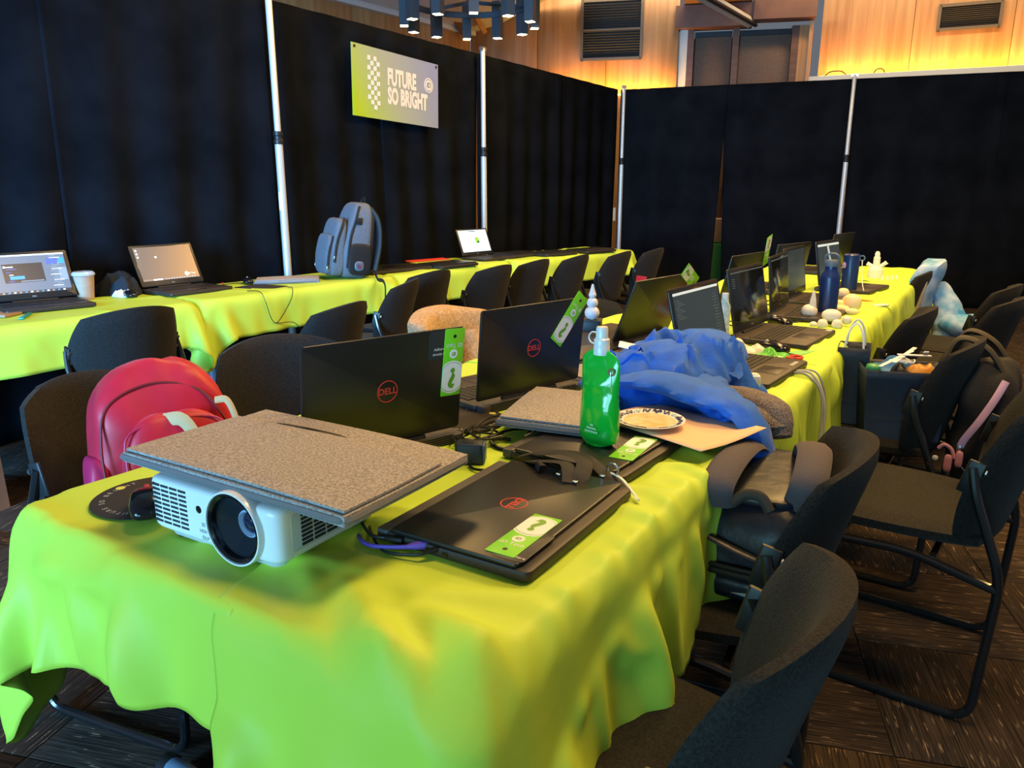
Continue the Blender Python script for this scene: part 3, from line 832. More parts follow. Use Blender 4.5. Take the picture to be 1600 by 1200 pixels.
def q_disc(r, half, n=32):
    """disc clipped to a strip of half width"""
    return [(max(-half, min(half, r * math.cos(TAU * k / n))), r * math.sin(TAU * k / n)) for k in range(n)]
def hang_tag(parent, M):
    """lime question-mark tag stuck on a lid; '?' end is +y, hole end is -y"""
    mb = MB(); mb.rbox((0, 0, .0006), (.052, .155, .0012), .002, .0003, 2); me = mb.mesh(30)
    t = mesh_part(me, 'hang_tag', TAGG, parent); t.matrix_local = M
    def sub(mb, name, m, z): o = mb.build(name, m, t, (0, 0, z), smooth=0)
    mb = MB(); mb.prism([(x, y + .034) for x, y in q_disc(.038, .0258)], 0, .0003); sub(mb, 'pale_disc', WHITE, .0012)
    mb = MB(); mb.prism([(x, y + .034) for x, y in q_disc(.0345, .0255)], 0, .0002); sub(mb, 'disc_outline', TAGD, .0015)
    mb = MB(); mb.prism([(x, y + .034) for x, y in q_disc(.0333, .0254)], 0, .0002); sub(mb, 'inner_disc', WHITE, .0017)
    text('?', .062, 'question_mark', TAGD, t, mx((0, .034, .0022)), bold=.0022)
    mb = MB(); mb.lathe([(.0105, 0), (.0105, .0004)], 20, (0, -.020, 0)); sub(mb, 'logo_disc', WHITE, .0012)
    text('iD', .011, 'logo_letters', TAGD, t, mx((0, -.020, .0019)), bold=.0004)
    text('iD Tech', .0135, 'lettering', WHITE, t, mx((0, -.0395, .0016)))
    mb = MB(); mb.lathe([(.0042, 0), (.0042, .0003)], 14, (0, -.060, 0)); sub(mb, 'punched_hole', BLKPL, .0012)
    return t

def laptop(name, label, ang, group=None, logo=True, lidm=None, deck=True, logo_mat=None, brand=True):
    t = thing(name, label, 'laptop', group)
    mesh_part(shared('base', _base), 'base', DECK if ang > 5 else LAPTOP, t)
    LM = mx((0, -.003, .0245), (180 - ang, 0, 0))
    if ang > 5:
        if deck:
            mesh_part(shared('keys', _keys), 'keyboard', KEYS, t)
            mb = MB(); mb.rbox((-.01, -.215, .0213), (.105, .075, .0012), .004, .0003); mb.build('touchpad', mat('touchpad_black', (.018, .014, .012), .4) if 'touchpad_black' not in MATS else MATS['touchpad_black'], t)
        mesh_part(shared('hinge', _hinge), 'hinge', BLKPL, t, (0, -.003, .0235))
    mesh_part(shared('grille', _grille), 'rear_grille', MATS.get('grille_grey') or mat('grille_grey', (.060, .055, .052), .4), t)
    lid = mesh_part(shared('lid', _lid), 'lid', lidm or LAPTOP, t); lid.matrix_local = LM
    if lidm and lidm is not LAPTOP:
        lid.data = lid.data.copy(); lid.data.materials.clear(); lid.data.materials.append(lidm)
    if logo:
        lm = logo_mat or RED
        text('DELL', .020, 'logo_letters', lm, lid, mx((0, .125, -.0041), (0, 180, 0)), bold=.0005)
        r_ = ring_mb(.0225, .0245, .0006, 32).build('logo_ring', lm, lid, (0, .125, -.0044))
    if ang > 5:
        mb = MB(); mb.rbox((0, .135, .0040), (.352, .200, .0008), .003, .0002, 2); mb.build('display', GLASSB, lid)
        if brand: text('DELL', .009, 'bezel_letters', GREYPL, lid, mx((0, .020, .0042)))
    t['_lm'] = 0
    return t, lid, LM

def rect(lid, name, m, x, y, w, h, lvl=0):
    mb = MB(); mb.box((x, y, .0050 + .0003 * lvl), (w, h, .0003)); return mb.build(name, m, lid, smooth=0)

G4 = 'black laptops on the centre tables'
# nearest open laptop, back to us
lt, lid, LM = laptop('laptop', 'open black laptop nearest the camera with upright lime tag on its lid', 97, G4)
place(lt, .575, -.615, .7455, -108.5)
hang_tag(lt, LM @ mx((-.163, .166, -.0042), (0, 180, 0)) @ mx((0, 0, 0), (0, 0, 178)))
mb = MB(); mb.rbox((0, 0, 0), (.058, .066, .0006), .008, .0002); st = mb.build('care_sticker', mat('dark_sticker', (.03, .03, .03), .4), lt); st.matrix_local = LM @ mx((-.128, .209, -.0040), (0, 180, 0))
text('Adhere', .009, 'sticker_text', WHITE, st, mx((-.002, -.008, .0006))); text('directly to', .008, 'sticker_text', WHITE, st, mx((-.002, -.019, .0006)))
# second open laptop, back to us, diagonal tag
lt, lid, LM = laptop('laptop', 'open black laptop behind the nearest one with diagonal lime tag on its corner', 96, G4)
place(lt, 1.125, -.585, .7455, -105)
hang_tag(lt, LM @ mx((-.128, .190, -.0042), (0, 180, 0)) @ mx((0, 0, 0), (0, 0, 142)))
mb = MB(); mb.rbox((0, 0, 0), (.052, .066, .0006), .008, .0002); st = mb.build('care_sticker', MATS['dark_sticker'], lt); st.matrix_local = LM @ mx((-.150, .208, -.0040), (0, 180, 0))
# closed laptop at the right edge
lt, lid, LM = laptop('laptop', 'closed black laptop at the right table edge with purple cable plugged in', 0, G4)
place(lt, .445, -.335, .7475, 91)
hang_tag(lt, LM @ mx((-.098, .205, -.0042), (180, 0, 0)) @ mx((0, 0, 0), (0, 0, -90)))
mb = MB(); mb.rbox((0, 0, 0), (.105, .056, .0006), .008, .0002); st = mb.build('care_sticker', MATS['dark_sticker'], lt); st.matrix_local = LM @ mx((-.130, .222, -.0040), (180, 0, 0))
text('Adhere', .009, 'sticker_text', WHITE, st, mx((-.040, -.012, .0006), (0, 0, -90)))
for k in range(3):
    mb = MB(); mb.box((-LW / 2 - .0006, -.06 - k * .03, .012), (.0012, .018 - .004 * k, .007)); mb.build('port', BLKGL, lt, smooth=0)
# closed laptop under the green pouch
lt, lid, LM = laptop('laptop', 'closed black laptop under the green drink pouch and grey sleeve', 0, G4, logo=False)
place(lt, .885, -.365, .7475, 87)
hang_tag(lt, LM @ mx((-.045, .215, -.0042), (180, 0, 0)) @ mx((0, 0, 0), (0, 0, -84)))
# olive-lit laptop on the left row
OLV = LAPTOP
lt, lid, LM = laptop('laptop', 'open black laptop beside the red lanyard, its lid turned to the camera', 112, G4, logo_mat=mat('dim_logo', (.10, .055, .03), .4))
place(lt, 2.02, -.645, .7475, -99)
hang_tag(lt, LM @ mx((-.185, .232, -.0042), (0, 180, 0)) @ mx((0, 0, 0), (0, 0, 62)))
# right row, screens to us
UI = em('ui_dim_grey', (.07, .09, .10), .35); UIB = em('ui_bar_pale', (.45, .52, .56), .8); UID = em('ui_dark_slate', (.022, .034, .042), .6)
lt, lid, LM = laptop('laptop', 'open laptop beside the blue jacket showing a dark editor screen', 104, G4, logo=False)
place(lt, 1.77, -.315, .7475, 86)
rect(lid, 'screen_image', UID, 0, .135, .346, .194); rect(lid, 'title_bar', UIB, 0, .226, .346, .008, 1)
for k in range(9): rect(lid, 'text_line', UI, -.150 + .012 * (k % 3), .205 - .007 * k, .03 + .012 * ((k * 7) % 3), .0026, 1)
for k in range(14): rect(lid, 'text_line', UI, .135, .200 - .010 * k, .02 + .012 * ((k * 5) % 3), .003, 1)
for k in range(3): mb = MB(); mb.rbox((.10 + .022 * k, -.245, .0213), (.018, .012, .0006), .002, 0, 2); mb.build('palm_sticker', GREYPL, lt)
lt, lid, LM = laptop('laptop', 'open laptop behind the round black mouse with a switched-off glossy screen', 101, G4, logo=False)
place(lt, 2.40, -.345, .7485, 86)
for k in range(5): rect(lid, 'text_line', UI, -.15, .205 - .008 * k, .03, .0024, 0)
rect(lid, 'title_bar', UI, 0, .228, .346, .005, 0)
mb = MB(); mb.rbox((.16, -.25, .0213), (.03, .02, .0006), .002, 0, 2); mb.build('palm_sticker', GREYPL, lt)
lt, lid, LM = laptop('laptop', 'open laptop seen almost edge-on left of the tall blue bottle', 96, G4, logo=False)
place(lt, 2.99, -.385, .7485, 92); rect(lid, 'title_bar', UI, 0, .226, .346, .006)
lt, lid, LM = laptop('laptop', 'open laptop with black screen behind the edge-on laptop', 97, G4, logo=False)
place(lt, 3.47, -.425, .7485, 88); rect(lid, 'screen_image', UID, 0, .135, .346, .194)
lt, lid, LM = laptop('laptop', 'open laptop with bright title bar behind the blue bottles', 100, G4, logo=False)
place(lt, 4.08, -.37, .7495, 82); rect(lid, 'screen_image', UID, 0, .135, .346, .194); rect(lid, 'title_bar', UIB, 0, .222, .34, .012, 1)
# left row, lids to us
lt, lid, LM = laptop('laptop', 'open laptop on the far left row, lid towards us, behind the switched-off screen', 104, G4, logo=False)
place(lt, 3.03, -.60, .7475, -98)
hang_tag(lt, LM @ mx((-.185, .25, -.0042), (0, 180, 0)) @ mx((0, 0, 0), (0, 0, 20)))
lt, lid, LM = laptop('laptop', 'open laptop with olive-lit lid between two far screens', 100, G4, logo=False)
place(lt, 3.80, -.555, .7475, -104)
lt, lid, LM = laptop('laptop', 'farthest open laptop at the end of the centre tables', 100, G4, logo=False)
place(lt, 4.95, -.50, .7475, -100)

# ------------------------------------------------------------------ laptops on the wall-side tables
G5 = 'laptops on the wall-side tables'
lt, lid, LM = laptop('laptop', 'open laptop at far left showing a grey design program on screen', 112, G5, logo=False)
place(lt, .345, -.475, .7465, 82, 'L')
SG = em('ui_design_grey', (.085, .115, .15), 1.0); SK = em('ui_card_dark', (.018, .022, .028), 1.); SWH = em('ui_white', (.70, .78, .82), 1.); SB = em('ui_blue', (.02, .22, .62), 1.); SN = em('ui_navy', (.05, .09, .35), 1.); SL = em('ui_slate', (.16, .21, .25), 1.)
rect(lid, 'screen_image', SG, 0, .135, .346, .196); rect(lid, 'title_bar', SWH, 0, .229, .346, .007, 1); rect(lid, 'task_bar', SK, 0, .043, .346, .011, 1)
rect(lid, 'card', SK, -.02, .140, .175, .095, 1); rect(lid, 'button', SB, -.052, .117, .062, .016, 2); rect(lid, 'card_line', SL, .01, .098, .10, .004, 2)
for k, (x, y, w) in enumerate(((-.078, .172, .035), (-.07, .160, .045), (-.085, .145, .02), (-.075, .132, .018), (-.08, .1, .025))): rect(lid, 'text_line', SWH if k in (0, 3) else SN, x, y, w, .0045 if k == 0 else .003, 2)
mb = MB(); mb.lathe([(.0055, 0), (.0055, .0004)], 16, (-.098, .173, .0054)); mb.build('logo_disc', SWH, lid, smooth=0)
for k in range(18): rect(lid, 'panel_row', (SL, SWH, SL)[k % 3], .118 + .01 * (k % 2), .218 - .0095 * k, .03 + .008 * ((k * 5) % 3), .0028, 2)
for x, m in ((.10, SN), (.125, SN), (.155, SB)): rect(lid, 'color_picker', m, x, .192, .024, .030, 3)
rect(lid, 'panel', SL, .152, .125, .036, .065, 1)
for k in range(13): rect(lid, 'task_icon', (SWH, SL, SB)[k % 3], -.15 + .024 * k, .043, .010, .006, 2)
lt, lid, LM = laptop('laptop', 'open laptop showing a plain brown desktop with white logo, right of the coffee', 114, G5, logo=False)
place(lt, 1.07, -.465, .7465, 92, 'L')
def brown():
    m = em('ui_brown', (.16, .115, .085), .85); nt = m.node_tree; b = nt.nodes['Principled BSDF']
    tc = nt.nodes.new('ShaderNodeTexCoord'); g = nt.nodes.new('ShaderNodeTexGradient'); mp = nt.nodes.new('ShaderNodeMapping'); r = nt.nodes.new('ShaderNodeValToRGB')
    mp.inputs['Location'].default_value = (.45, .25, 0); mp.inputs['Scale'].default_value = (2.6, 2.6, 1); mp.inputs['Rotation'].default_value = (0, 0, R(20))
    r.color_ramp.elements[0].color = (.12, .095, .08, 1); r.color_ramp.elements[1].color = (.34, .17, .06, 1)
    nt.links.new(tc.outputs['Object'], mp.inputs[0]); nt.links.new(mp.outputs[0], g.inputs[0]); nt.links.new(g.outputs[0], r.inputs[0]); nt.links.new(r.outputs[0], b.inputs['Emission Color']); nt.links.new(r.outputs[0], b.inputs['Base Color'])
    return m
rect(lid, 'screen_image', brown(), 0, .135, .346, .196); rect(lid, 'task_bar', em('ui_taupe', (.20, .15, .12), .9), 0, .042, .346, .010, 1)
rect(lid, 'search_box', SWH, -.085, .042, .055, .008, 2)
for k in range(3): rect(lid, 'desktop_icon', SWH, -.158, .215 - .019 * k, .010, .011, 1)
rect(lid, 'desktop_icon', SWH, -.055, .172, .012, .010, 1)
for k in range(12): rect(lid, 'task_icon', UIB, -.035 + .016 * k, .042, .006, .004, 2)
mb = MB(); mb.lathe([(.012, 0), (.012, .0004)], 20, (.098, .062, .0053)); mb.build('logo_disc', SWH, lid, smooth=0)
text('iD Tech', .013, 'screen_letters', SWH, lid, mx((.132, .062, .0058)))
lt, lid, LM = laptop('laptop', 'small open laptop with a white screen against the drapes', 112, G5, logo=False)
place(lt, 3.62, -.30, .7465, 84, 'L'); lt.scale = (.92, .92, .92)
rect(lid, 'screen_image', em('ui_sky_white', (.50, .68, .85), 1.), 0, .135, .346, .196); rect(lid, 'task_bar', em('ui_ice', (.45, .62, .74), 1.), 0, .042, .346, .010, 1)
rect(lid, 'title_text', SK, .0, .222, .08, .006, 1)
lf = em('ui_leaf', (.20, .50, .03), 1.); lfd = em('ui_leaf_dark', (.03, .09, .03), 1.)
for k, (x, y, r_, m) in enumerate(((.03, .14, .028, lfd), (.04, .15, .018, lf), (.02, .125, .016, lf), (.045, .125, .012, lfd))):
    mb = MB(); mb.prism([(x + r_ * math.cos(t) * (1 if k % 2 else .6), y + r_ * math.sin(t)) for t in [TAU * q / 14 for q in range(14)]], .0053 + .0003 * k, .0056 + .0003 * k); mb.build('leaf_picture', m, lid, smooth=0)
for (a, b, d, lab) in ((2.62, -.33, 84, 'closed black laptop under the red folder'), (4.25, -.12, 80, 'closed black laptop left of the far cloth fold'), (4.72, .0, 78, 'closed black laptop near the far corner of the wall-side tables'), (3.98, -.30, 86, 'closed black laptop right of the white-screen laptop'), (2.42, -.36, 92, 'closed black laptop just right of the grey backpack')):
    lt, lid, LM = laptop('laptop', lab, 0, G5, logo=False); place(lt, a, b, .7465 + (.004 if a > 3.6 else 0), d, 'L')

# ================================================================== PROJECTOR
pj_ = thing('projector', 'white projector with big black lens under a grey felt sleeve', 'projector')
place(pj_, .185, -.535, .7475, 2)
mb = MB()
def pw(x, y, z):
    return (x, y * (1 - .10 * max(0, abs(x) / .15 - .5)), z)
mb.blob((.300, .225, .092), 13, 44, None, (0, 0, .062)); LX, LZ = .062, .0635; mb.f = [f for f in mb.f if not (sum(mb.v[i][1] for i in f) / 4 < -.09 and math.hypot(sum(mb.v[i][0] for i in f) / 4 - LX, sum(mb.v[i][2] for i in f) / 4 - LZ) < .0535)]; mb.build('body', WHITEPL, pj_, smooth=50)
mb = MB(); mb.rbox((0, 0, .010), (.26, .19, .016), .02, .004); mb.build('underside', GREYPL, pj_)
def ylathe(prof, n=40): # profile (r, depth) with depth towards -y (front)
    mb = MB(); mb.lathe(prof, n, caps=False); return mb
ylathe([(.045, -.06), (.0600, -.02), (.0600, .013), (.0590, .0165), (.0565, .0165), (.0560, .012), (.0560, -.02)]).build('lens_collar', WHITEPL, pj_, (LX, -.105, LZ), (90, 0, 0))
ylathe([(.0555, -.03), (.0555, .014), (.0530, .0165), (.0490, .013), (.0480, -.002)]).build('lens_ring', BLKGL, pj_, (LX, -.105, LZ), (90, 0, 0))
mb = MB(); mb.lathe([(.0485, .004)] + [q for k in range(12) for q in ((.0470 - k * .0021, .001 - k * .0014), (.0462 - k * .0021, .0018 - k * .0014))] + [(.020, -.018), (.0, -.018)], 40, caps=False)
mb.build('lens_barrel', mat('ribbed_black', (.022, .028, .038), .28), pj_, (LX, -.105, LZ), (90, 0, 0))
mb = MB(); mb.lathe([(.0225, -.018), (.0225, -.011), (.0195, -.009), (.0170, -.016)], 32, caps=False); mb.build('inner_ring', mat('lens_blue_grey', (.34, .44, .60), .2), pj_, (LX + .006, -.105, LZ), (90, 0, 0))
mb = MB(); mb.lathe([(.018, -.016), (.014, -.012), (.007, -.010), (.0, -.0095)], 28, caps=False); mb.build('lens_glass', mat('lens_coating', (.010, .016, .05), .05, coat=1.), pj_, (LX + .006, -.105, LZ), (90, 0, 0))
mb = MB(); mb.lathe([(.0065, -.002), (.0065, .0012), (.004, .002), (0, .002)], 20); mb.build('sensor_window', BLKGL, pj_, (-.022, -.1115, .074), (90, 0, 0))
sl = MB(); sl.box((0, 0, 0), (.0180, .003, .0036)); slm = sl.mesh(0); slm.materials.append(mat('vent_shadow', (.02, .022, .028), .8))
for c_ in range(4):
    for r_ in range(9):
        x = -.124 + c_ * .0215
        mesh_part(slm, 'vent_slot', slm.materials[0], pj_, (x, -.1118, .096 - r_ * .0078), (0, 0, 0))
sl = MB(); sl.box((0, 0, 0), (.004, .022, .0040)); slm2 = sl.mesh(0); slm2.materials.append(MATS['vent_shadow'])
mb = MB(); mb.rbox((0, 0, 0), (.17, .062, .004), .008, .0015); mb.build('side_grille', GREYPL, pj_, (.1485, .0, .062), (90, 0, 90))
for c_ in range(5):
    for r_ in range(8):
        mesh_part(slm2, 'vent_slot', MATS['vent_shadow'], pj_, (.1502, -.055 + c_ * .0265, .086 - r_ * .0068))
BK = mat('grey_print', (.22, .26, .30), .6)
text('HDMI', .0085, 'lettering', BK, pj_, mx((-.013, -.1132, .0385), (90, 0, 0))); text('DLP', .009, 'lettering', BK, pj_, mx((-.011, -.1132, .0275), (90, 0, 0)))
text('3D', .009, 'lettering', BK, pj_, mx((-.013, -.1132, .050), (90, 0, 0)))
for x, y in ((-.11, -.08), (.11, -.08), (0, .09)):
    mb = MB(); mb.lathe([(.010, -.002), (.012, .004), (.012, .012)], 12, (x, y, 0)); mb.build('foot', BLKPL, pj_)

# ------------------------------------------------------------------ felt laptop sleeves
def sleeve(label, w, d, slit=True):
    t = thing('laptop_sleeve', label, 'sleeve', 'grey felt laptop sleeves')
    def wp(x, y, z): return (x, y, z + .004 * math.sin(x * 9 + 1) * math.cos(y * 7))
    mb = MB(); mb.pad(w / 2, d / 2, .022, .02, 24, 16, wp, .72); mb.build('back_panel', FELT, t, smooth=50)
    mb = MB(); mb.pad(w / 2 - .004, d / 2 - .039, .007, .02, 24, 16, lambda x, y, z: wp(x, y - .034, z + .0125), .55); mb.build('front_panel', FELT, t, smooth=50)
    pts = [(-w / 2, -d / 2, 0), (w / 2, -d / 2, 0), (w / 2, d / 2, 0), (-w / 2, d / 2, 0), (-w / 2, -d / 2, 0)]
    mb = MB(); mb.tube([wp(x * .992, y * .99, z) for x, y, z in fillet(pts, .02, 4)], .0060, 6); mb.build('edge_binding', FELTD, t)
    if slit:
        mb = MB(); mb.pad(.085, .007, .003, .7, 12, 4, lambda x, y, z: wp(x - .055, d / 2 - .0690 + y, .0135 + z), .3); mb.build('pocket_slit', BLKPL, t)
    return t
s1 = sleeve('grey felt laptop sleeve lying on top of the projector', .485, .315); place(s1, .235, -.505, .868, 3, tilt=(-1.0, 1.5))
s2 = sleeve('grey felt laptop sleeve lying under the green pouch', .225, .315, False); place(s2, .965, -.398, .787, 14, tilt=(0, 2))
s3 = sleeve('grey felt laptop sleeve flat on the wall-side table', .375, .265, False); place(s3, 1.70, -.27, .7565, 50, 'L')
s4 = sleeve('grey felt laptop sleeve behind the second open laptop', .34, .25, False); place(s4, 1.50, -.50, .760, 80)

# ------------------------------------------------------------------ round mouse pads and mice
PADM = mat('mouse_pad_black', (.022, .017, .014), .8, bump=.1, bscale=600)
def mouse_pad(label, words=True):
    t = thing('mouse_pad', label, 'mouse pad', 'round mouse pads')
    mb = MB(); mb.lathe([(.100, 0), (.105, .001), (.105, .002), (.103, .003), (0, .003)], 48); mb.build('pad', PADM, t, smooth=30)
    if words:
        for k, ch_ in enumerate('FUTURE SO BRIGHT'):
            for rep in range(2):
                ang = R(175 - 9.0 * k - rep * 180)
                if ch_ != ' ': text(ch_, .0135, 'lettering', GREYPL, t, Matrix.Translation((.084 * math.cos(ang), .084 * math.sin(ang), .0034)) @ Matrix.Rotation(ang - math.pi / 2, 4, 'Z'))
        mb = MB(); mb.lathe([(.0085, .003), (.0085, .0035)], 18, (0, 0, 0)); mb.build('logo_spot', mat('yellow_spot', (.62, .60, .10), .6), t, (.045, .072, 0))
    return t
def mouse(label, red=False):
    t = thing('computer_mouse', label, 'mouse', 'black computer mice')
    def mw(x, y, z): return (x * (1 - .12 * math.cos(y / .06 * 1.4)), y, (z + .018) * (1 - .25 * (y / .06) ** 2) if z > -.010 else z + .018)
    mb = MB(); mb.blob((.066, .118, .040), 2.8, 10, mw, (0, 0, .001)); mb.build('body', BLKGL, t, smooth=60)
    mb = MB(); mb.lathe([(.009, -.004), (.010, 0), (.009, .004)], 14); mb.build('wheel', mat('mouse_red', (.45, .03, .04), .4) if red and 'mouse_red' not in MATS else (MATS['mouse_red'] if red else GREYPL), t, (0, .030, .031), (0, 90, 0))
    mb = MB(); mb.tube(curve([(0, .055, .01), (.01, .10, .006), (.05, .14, .004), (.12, .13, .004)], 16), .0018, 6); mb.build('cord', BLKPL, t)
    return t
m = mouse_pad('round black mouse pad with lettering left of the projector'); place(m, .165, -.830, .7475, 130)
m = mouse_pad('round black mouse pad half under the second open laptop', True); place(m, .875, -.625, .7475, 10)
m = mouse('black mouse with red wheel on the round pad by the projector', True); place(m, .115, -.765, .7515, 55)
m = mouse('black mouse behind the switched-off laptop base'); place(m, 2.66, -.30, .7495, 60)
m = mouse('black mouse lying on a dark pad near the scissors'); place(m, 2.11, -.185, .7485, 70)
mb = MB(); mb.rbox((0, 0, .0015), (.13, .10, .003), .01, .001); o = mb.build('mouse_mat', PADM); place(o, 2.10, -.175, .7465, 60); tag(o, 'small dark mouse mat near the scissors', 'mouse pad')
m = mouse('black mouse in front of the brown-screen laptop'); place(m, .76, -.36, .7465, 80, 'L')
m = mouse('black mouse beside the grey sleeve on the wall-side table'); place(m, 1.48, -.36, .7465, 60, 'L')
mb = MB(); mb.rbox((0, 0, .0015), (.24, .20, .003), .02, .001); o = mb.build('mouse_mat', PADM); place(o, 1.43, -.17, .7465, 10, 'L'); tag(o, 'black mouse mat at the edge beside the grey sleeve', 'mouse pad')

# ================================================================== GREEN POUCH BOTTLE
gp = thing('drink_pouch', 'bright green foldable drink pouch with white cap standing on a closed laptop', 'bottle')
place(gp, .815, -.225, .7765, -12)
PG = mat('green_pouch_film', (.008, .60, .045), .12, trans=.25, coat=.6, bump=.12, bscale=14, stretch=(1, 1, .5))
mb = MB(); rings = []
for k in range(25):
    t_ = k / 24; z = t_ * .205
    hw = .036 + .013 * math.sqrt(min(1, t_ * 7)) - .0035 * math.exp(-((t_ - .50) / .16) ** 2)
    if t_ > .86: hw *= max(.45, 1 - ((t_ - .86) / .17) ** 2.6)
    th = .024 * (1 - t_) ** .9 + .004 + .007 * math.exp(-((t_ - .42) / .16) ** 2)
    if t_ < .05: th *= .75
    ring_ = []
    for q in range(28):
        an = TAU * q / 28; cx_, sy_ = math.cos(an), math.sin(an)
        x = hw * math.copysign(abs(cx_) ** .8, cx_); y = th * math.copysign(abs(sy_) ** .9, sy_)
        y += .004 * ns(x * 30, z * 22, 1.7) * (1 if sy_ < 0 else -1) * abs(sy_) - (.008 * math.exp(-((z - .135) / .018) ** 2) * max(0, -sy_) * (1 - abs(cx_)))
        ring_.append((x, y, z + .006 * (cx_ * cx_) * (1 if k == 0 else 0)))
    rings.append(ring_)
mb.loft(rings); mb.build('pouch', PG, gp, smooth=70)
mb = MB(); mb.lathe([(.017, .196), (.017, .214), (.0165, .215), (.0165, .228), (.013, .231), (.0125, .250), (.011, .254), (0, .254)], 24); mb.build('cap', WHITEPL, gp)
mb = MB(); mb.tube(curve([(-.016, 0, .215), (-.030, 0, .219), (-.034, 0, .230), (-.026, 0, .240), (-.013, 0, .240)], 20), .0015, 6); mb.build('cap_loop', WHITEPL, gp)
mb = ring_mb(.0045, .0085, .002, 20); mb.build('grommet', STEEL, gp, (.036, -.011, .165), (90, 0, 0))
mb = MB(); mb.tube(curve([(.034, -.012, .165), (.036, -.012, .145), (.037, -.010, .120)], 10), .0012, 6); mb.build('clip_wire', STEEL, gp)
for k, (n_, z) in enumerate(((2, .050), (6, .043), (8, .036))):
    for q in range(n_):
        mb = MB(); mb.box((.006 + (q - n_ / 2) * .0042, -.0315 - .0008 * k, z), (.003, .0012, .0042)); mb.build('print_mark', MATS['pale_green_ink'] if 'pale_green_ink' in MATS else mat('pale_green_ink', (.45, .80, .45), .5), gp, smooth=0)

# ------------------------------------------------------------------ paper sheet and patterned plate
PEACH = mat('peach_paper', (.80, .52, .33), .75)
mb = MB(); mb.grid(lambda u, v: ((u - .5) * .30, (v - .5) * .24, .0006 + .008 * (u - .5) ** 2 + (.004 * math.sin(3 * u + 4 * v))), 14, 10)
o = mb.build('paper_sheet', PEACH, smooth=60); so = o.modifiers.new('thickness', 'SOLIDIFY'); so.thickness = .0008
place(o, 1.03, -.125, .778, -18); tag(o, 'peach paper sheet hanging over the table edge beside the blue jacket', 'paper')
pl_ = thing('patterned_plate', 'oval plate with navy squiggle rim and tan centre on the peach paper', 'plate'); place(pl_, .985, -.180, .789, -22)
mb = MB(); mb.lathe([(.0, .0), (.062, .001), (.078, .0065), (.080, .008), (.078, .008), (.0615, .0026), (0, .0022)], 48); o = mb.build('plate_rim', mat('plate_white', (.80, .82, .84), .3), pl_)
mb = MB(); mb.lathe([(.060, .0028), (.056, .0034), (0, .0034)], 40); mb.build('plate_centre', mat('tan_glaze', (.72, .42, .15), .4, col2=(.80, .62, .40), vscale=40), pl_)
NV = mat('navy_glaze', (.02, .025, .12), .35); LB = mat('pale_blue_glaze', (.45, .62, .75), .35)
for k in range(18):
    an = TAU * k / 18; pts = []
    for q in range(7):
        t_ = an + (q - 3) * .045; r_ = .0695 + .005 * math.sin(q * 1.6 + k)
        pts.append((r_ * math.cos(t_), r_ * math.sin(t_), .0046 + (r_ - .062) * .36))
    mb = MB(); mb.tube(pts, .0022 if k % 3 else .0032, 5, flat=.35); mb.build('rim_squiggle', NV if k % 4 else LB, pl_)

# ------------------------------------------------------------------ cables
CBL = mat('black_cable', (.008, .008, .008), .4); PUR = mat('purple_cable', (.13, .075, .48), .4)
def cable(label, pts, r=.0028, m=None, frame='C', ends=None, name='cable', group=None):
    """pts in (a, b, z)"""
    w_ = []
    for a, b, z in pts:
        x, y = W(a, b) if frame == 'C' else WL(a, b); w_.append((x, y, z))
    c = curve(w_, len(pts) * 9); o0 = c[0].copy()
    mb = MB(); mb.tube([p - o0 for p in c], r, 7)
    t = thing(name, label, 'cable', group); t.location = o0
    mb.build('cord', m or CBL, t)
    for e in (ends or ()):
        k = 0 if e == 0 else -1; p = c[k] - o0; d = (c[1] - c[0]) if k == 0 else (c[-1] - c[-2]); d.normalize()
        mb = MB(); mb.tube([p - d * .012, p + d * .004, p + d * .022], [r * 1.4, r * 2.6, r * 2.6], 8, flat=.75); mb.build('plug', m or CBL, t)
    return t
Zt = .7515
random.seed(4)
GC = 'black cables on the centre tables'
for k in range(5):
    a0, b0 = .74 + .02 * k, -.535 + .015 * k
    pts = []
    for q in range(9):
        t_ = q / 8 * TAU * .9 + k * .7
        pts.append((a0 + (.045 + .01 * k) * math.cos(t_), b0 + (.035 + .008 * k) * math.sin(t_) + .01 * q * .4, Zt + .012 * abs(math.sin(t_ * 1.3 + k)) + .004 * k))
    cable(['black cable loop by the nearest laptop hinge', 'second black cable loop in the tangle by the power adapter', 'widest black cable loop in the tangle behind the adapter', 'thin black cable loop at the edge of the tangle', 'outermost black cable loop of the tangle by the sleeve'][k], pts, .0026 + .0004 * (k % 2), group=GC)
cable('thick black flat cable curving in front of the grey sleeve', [(.80, -.44, Zt), (.77, -.47, Zt + .004), (.74, -.44, Zt), (.74, -.38, Zt), (.77, -.33, Zt + .004), (.80, -.29, Zt)], .0045, ends=(1,), group=GC)
cable('black cable running from the tangle to the grey sleeve', [(.74, -.50, Zt), (.80, -.48, Zt + .006), (.86, -.47, Zt + .002), (.89, -.44, Zt)], .0028, group=GC)
cable('black cable from the adapter to the closed laptop', [(.615, -.425, Zt), (.60, -.40, Zt), (.605, -.37, Zt + .002), (.63, -.345, Zt)], .003, group=GC)
cable('purple network cable plugged into the closed laptop', [(.29, -.42, Zt), (.245, -.385, Zt), (.225, -.34, Zt + .002), (.238, -.285, Zt + .008), (.250, -.268, Zt + .010)], .0034, PUR, ends=(1,))
cable('black cable beside the purple network cable', [(.31, -.42, Zt), (.26, -.37, Zt + .004), (.225, -.31, Zt), (.235, -.25, Zt + .006), (.25, -.235, Zt + .010)], .0024, ends=(1,), group=GC)
cable('black video cable with metal plug beside the projector', [(.33, -.44, Zt), (.28, -.41, Zt + .010), (.245, -.355, Zt + .008), (.25, -.315, Zt + .010)], .003, ends=(1,), group=GC)
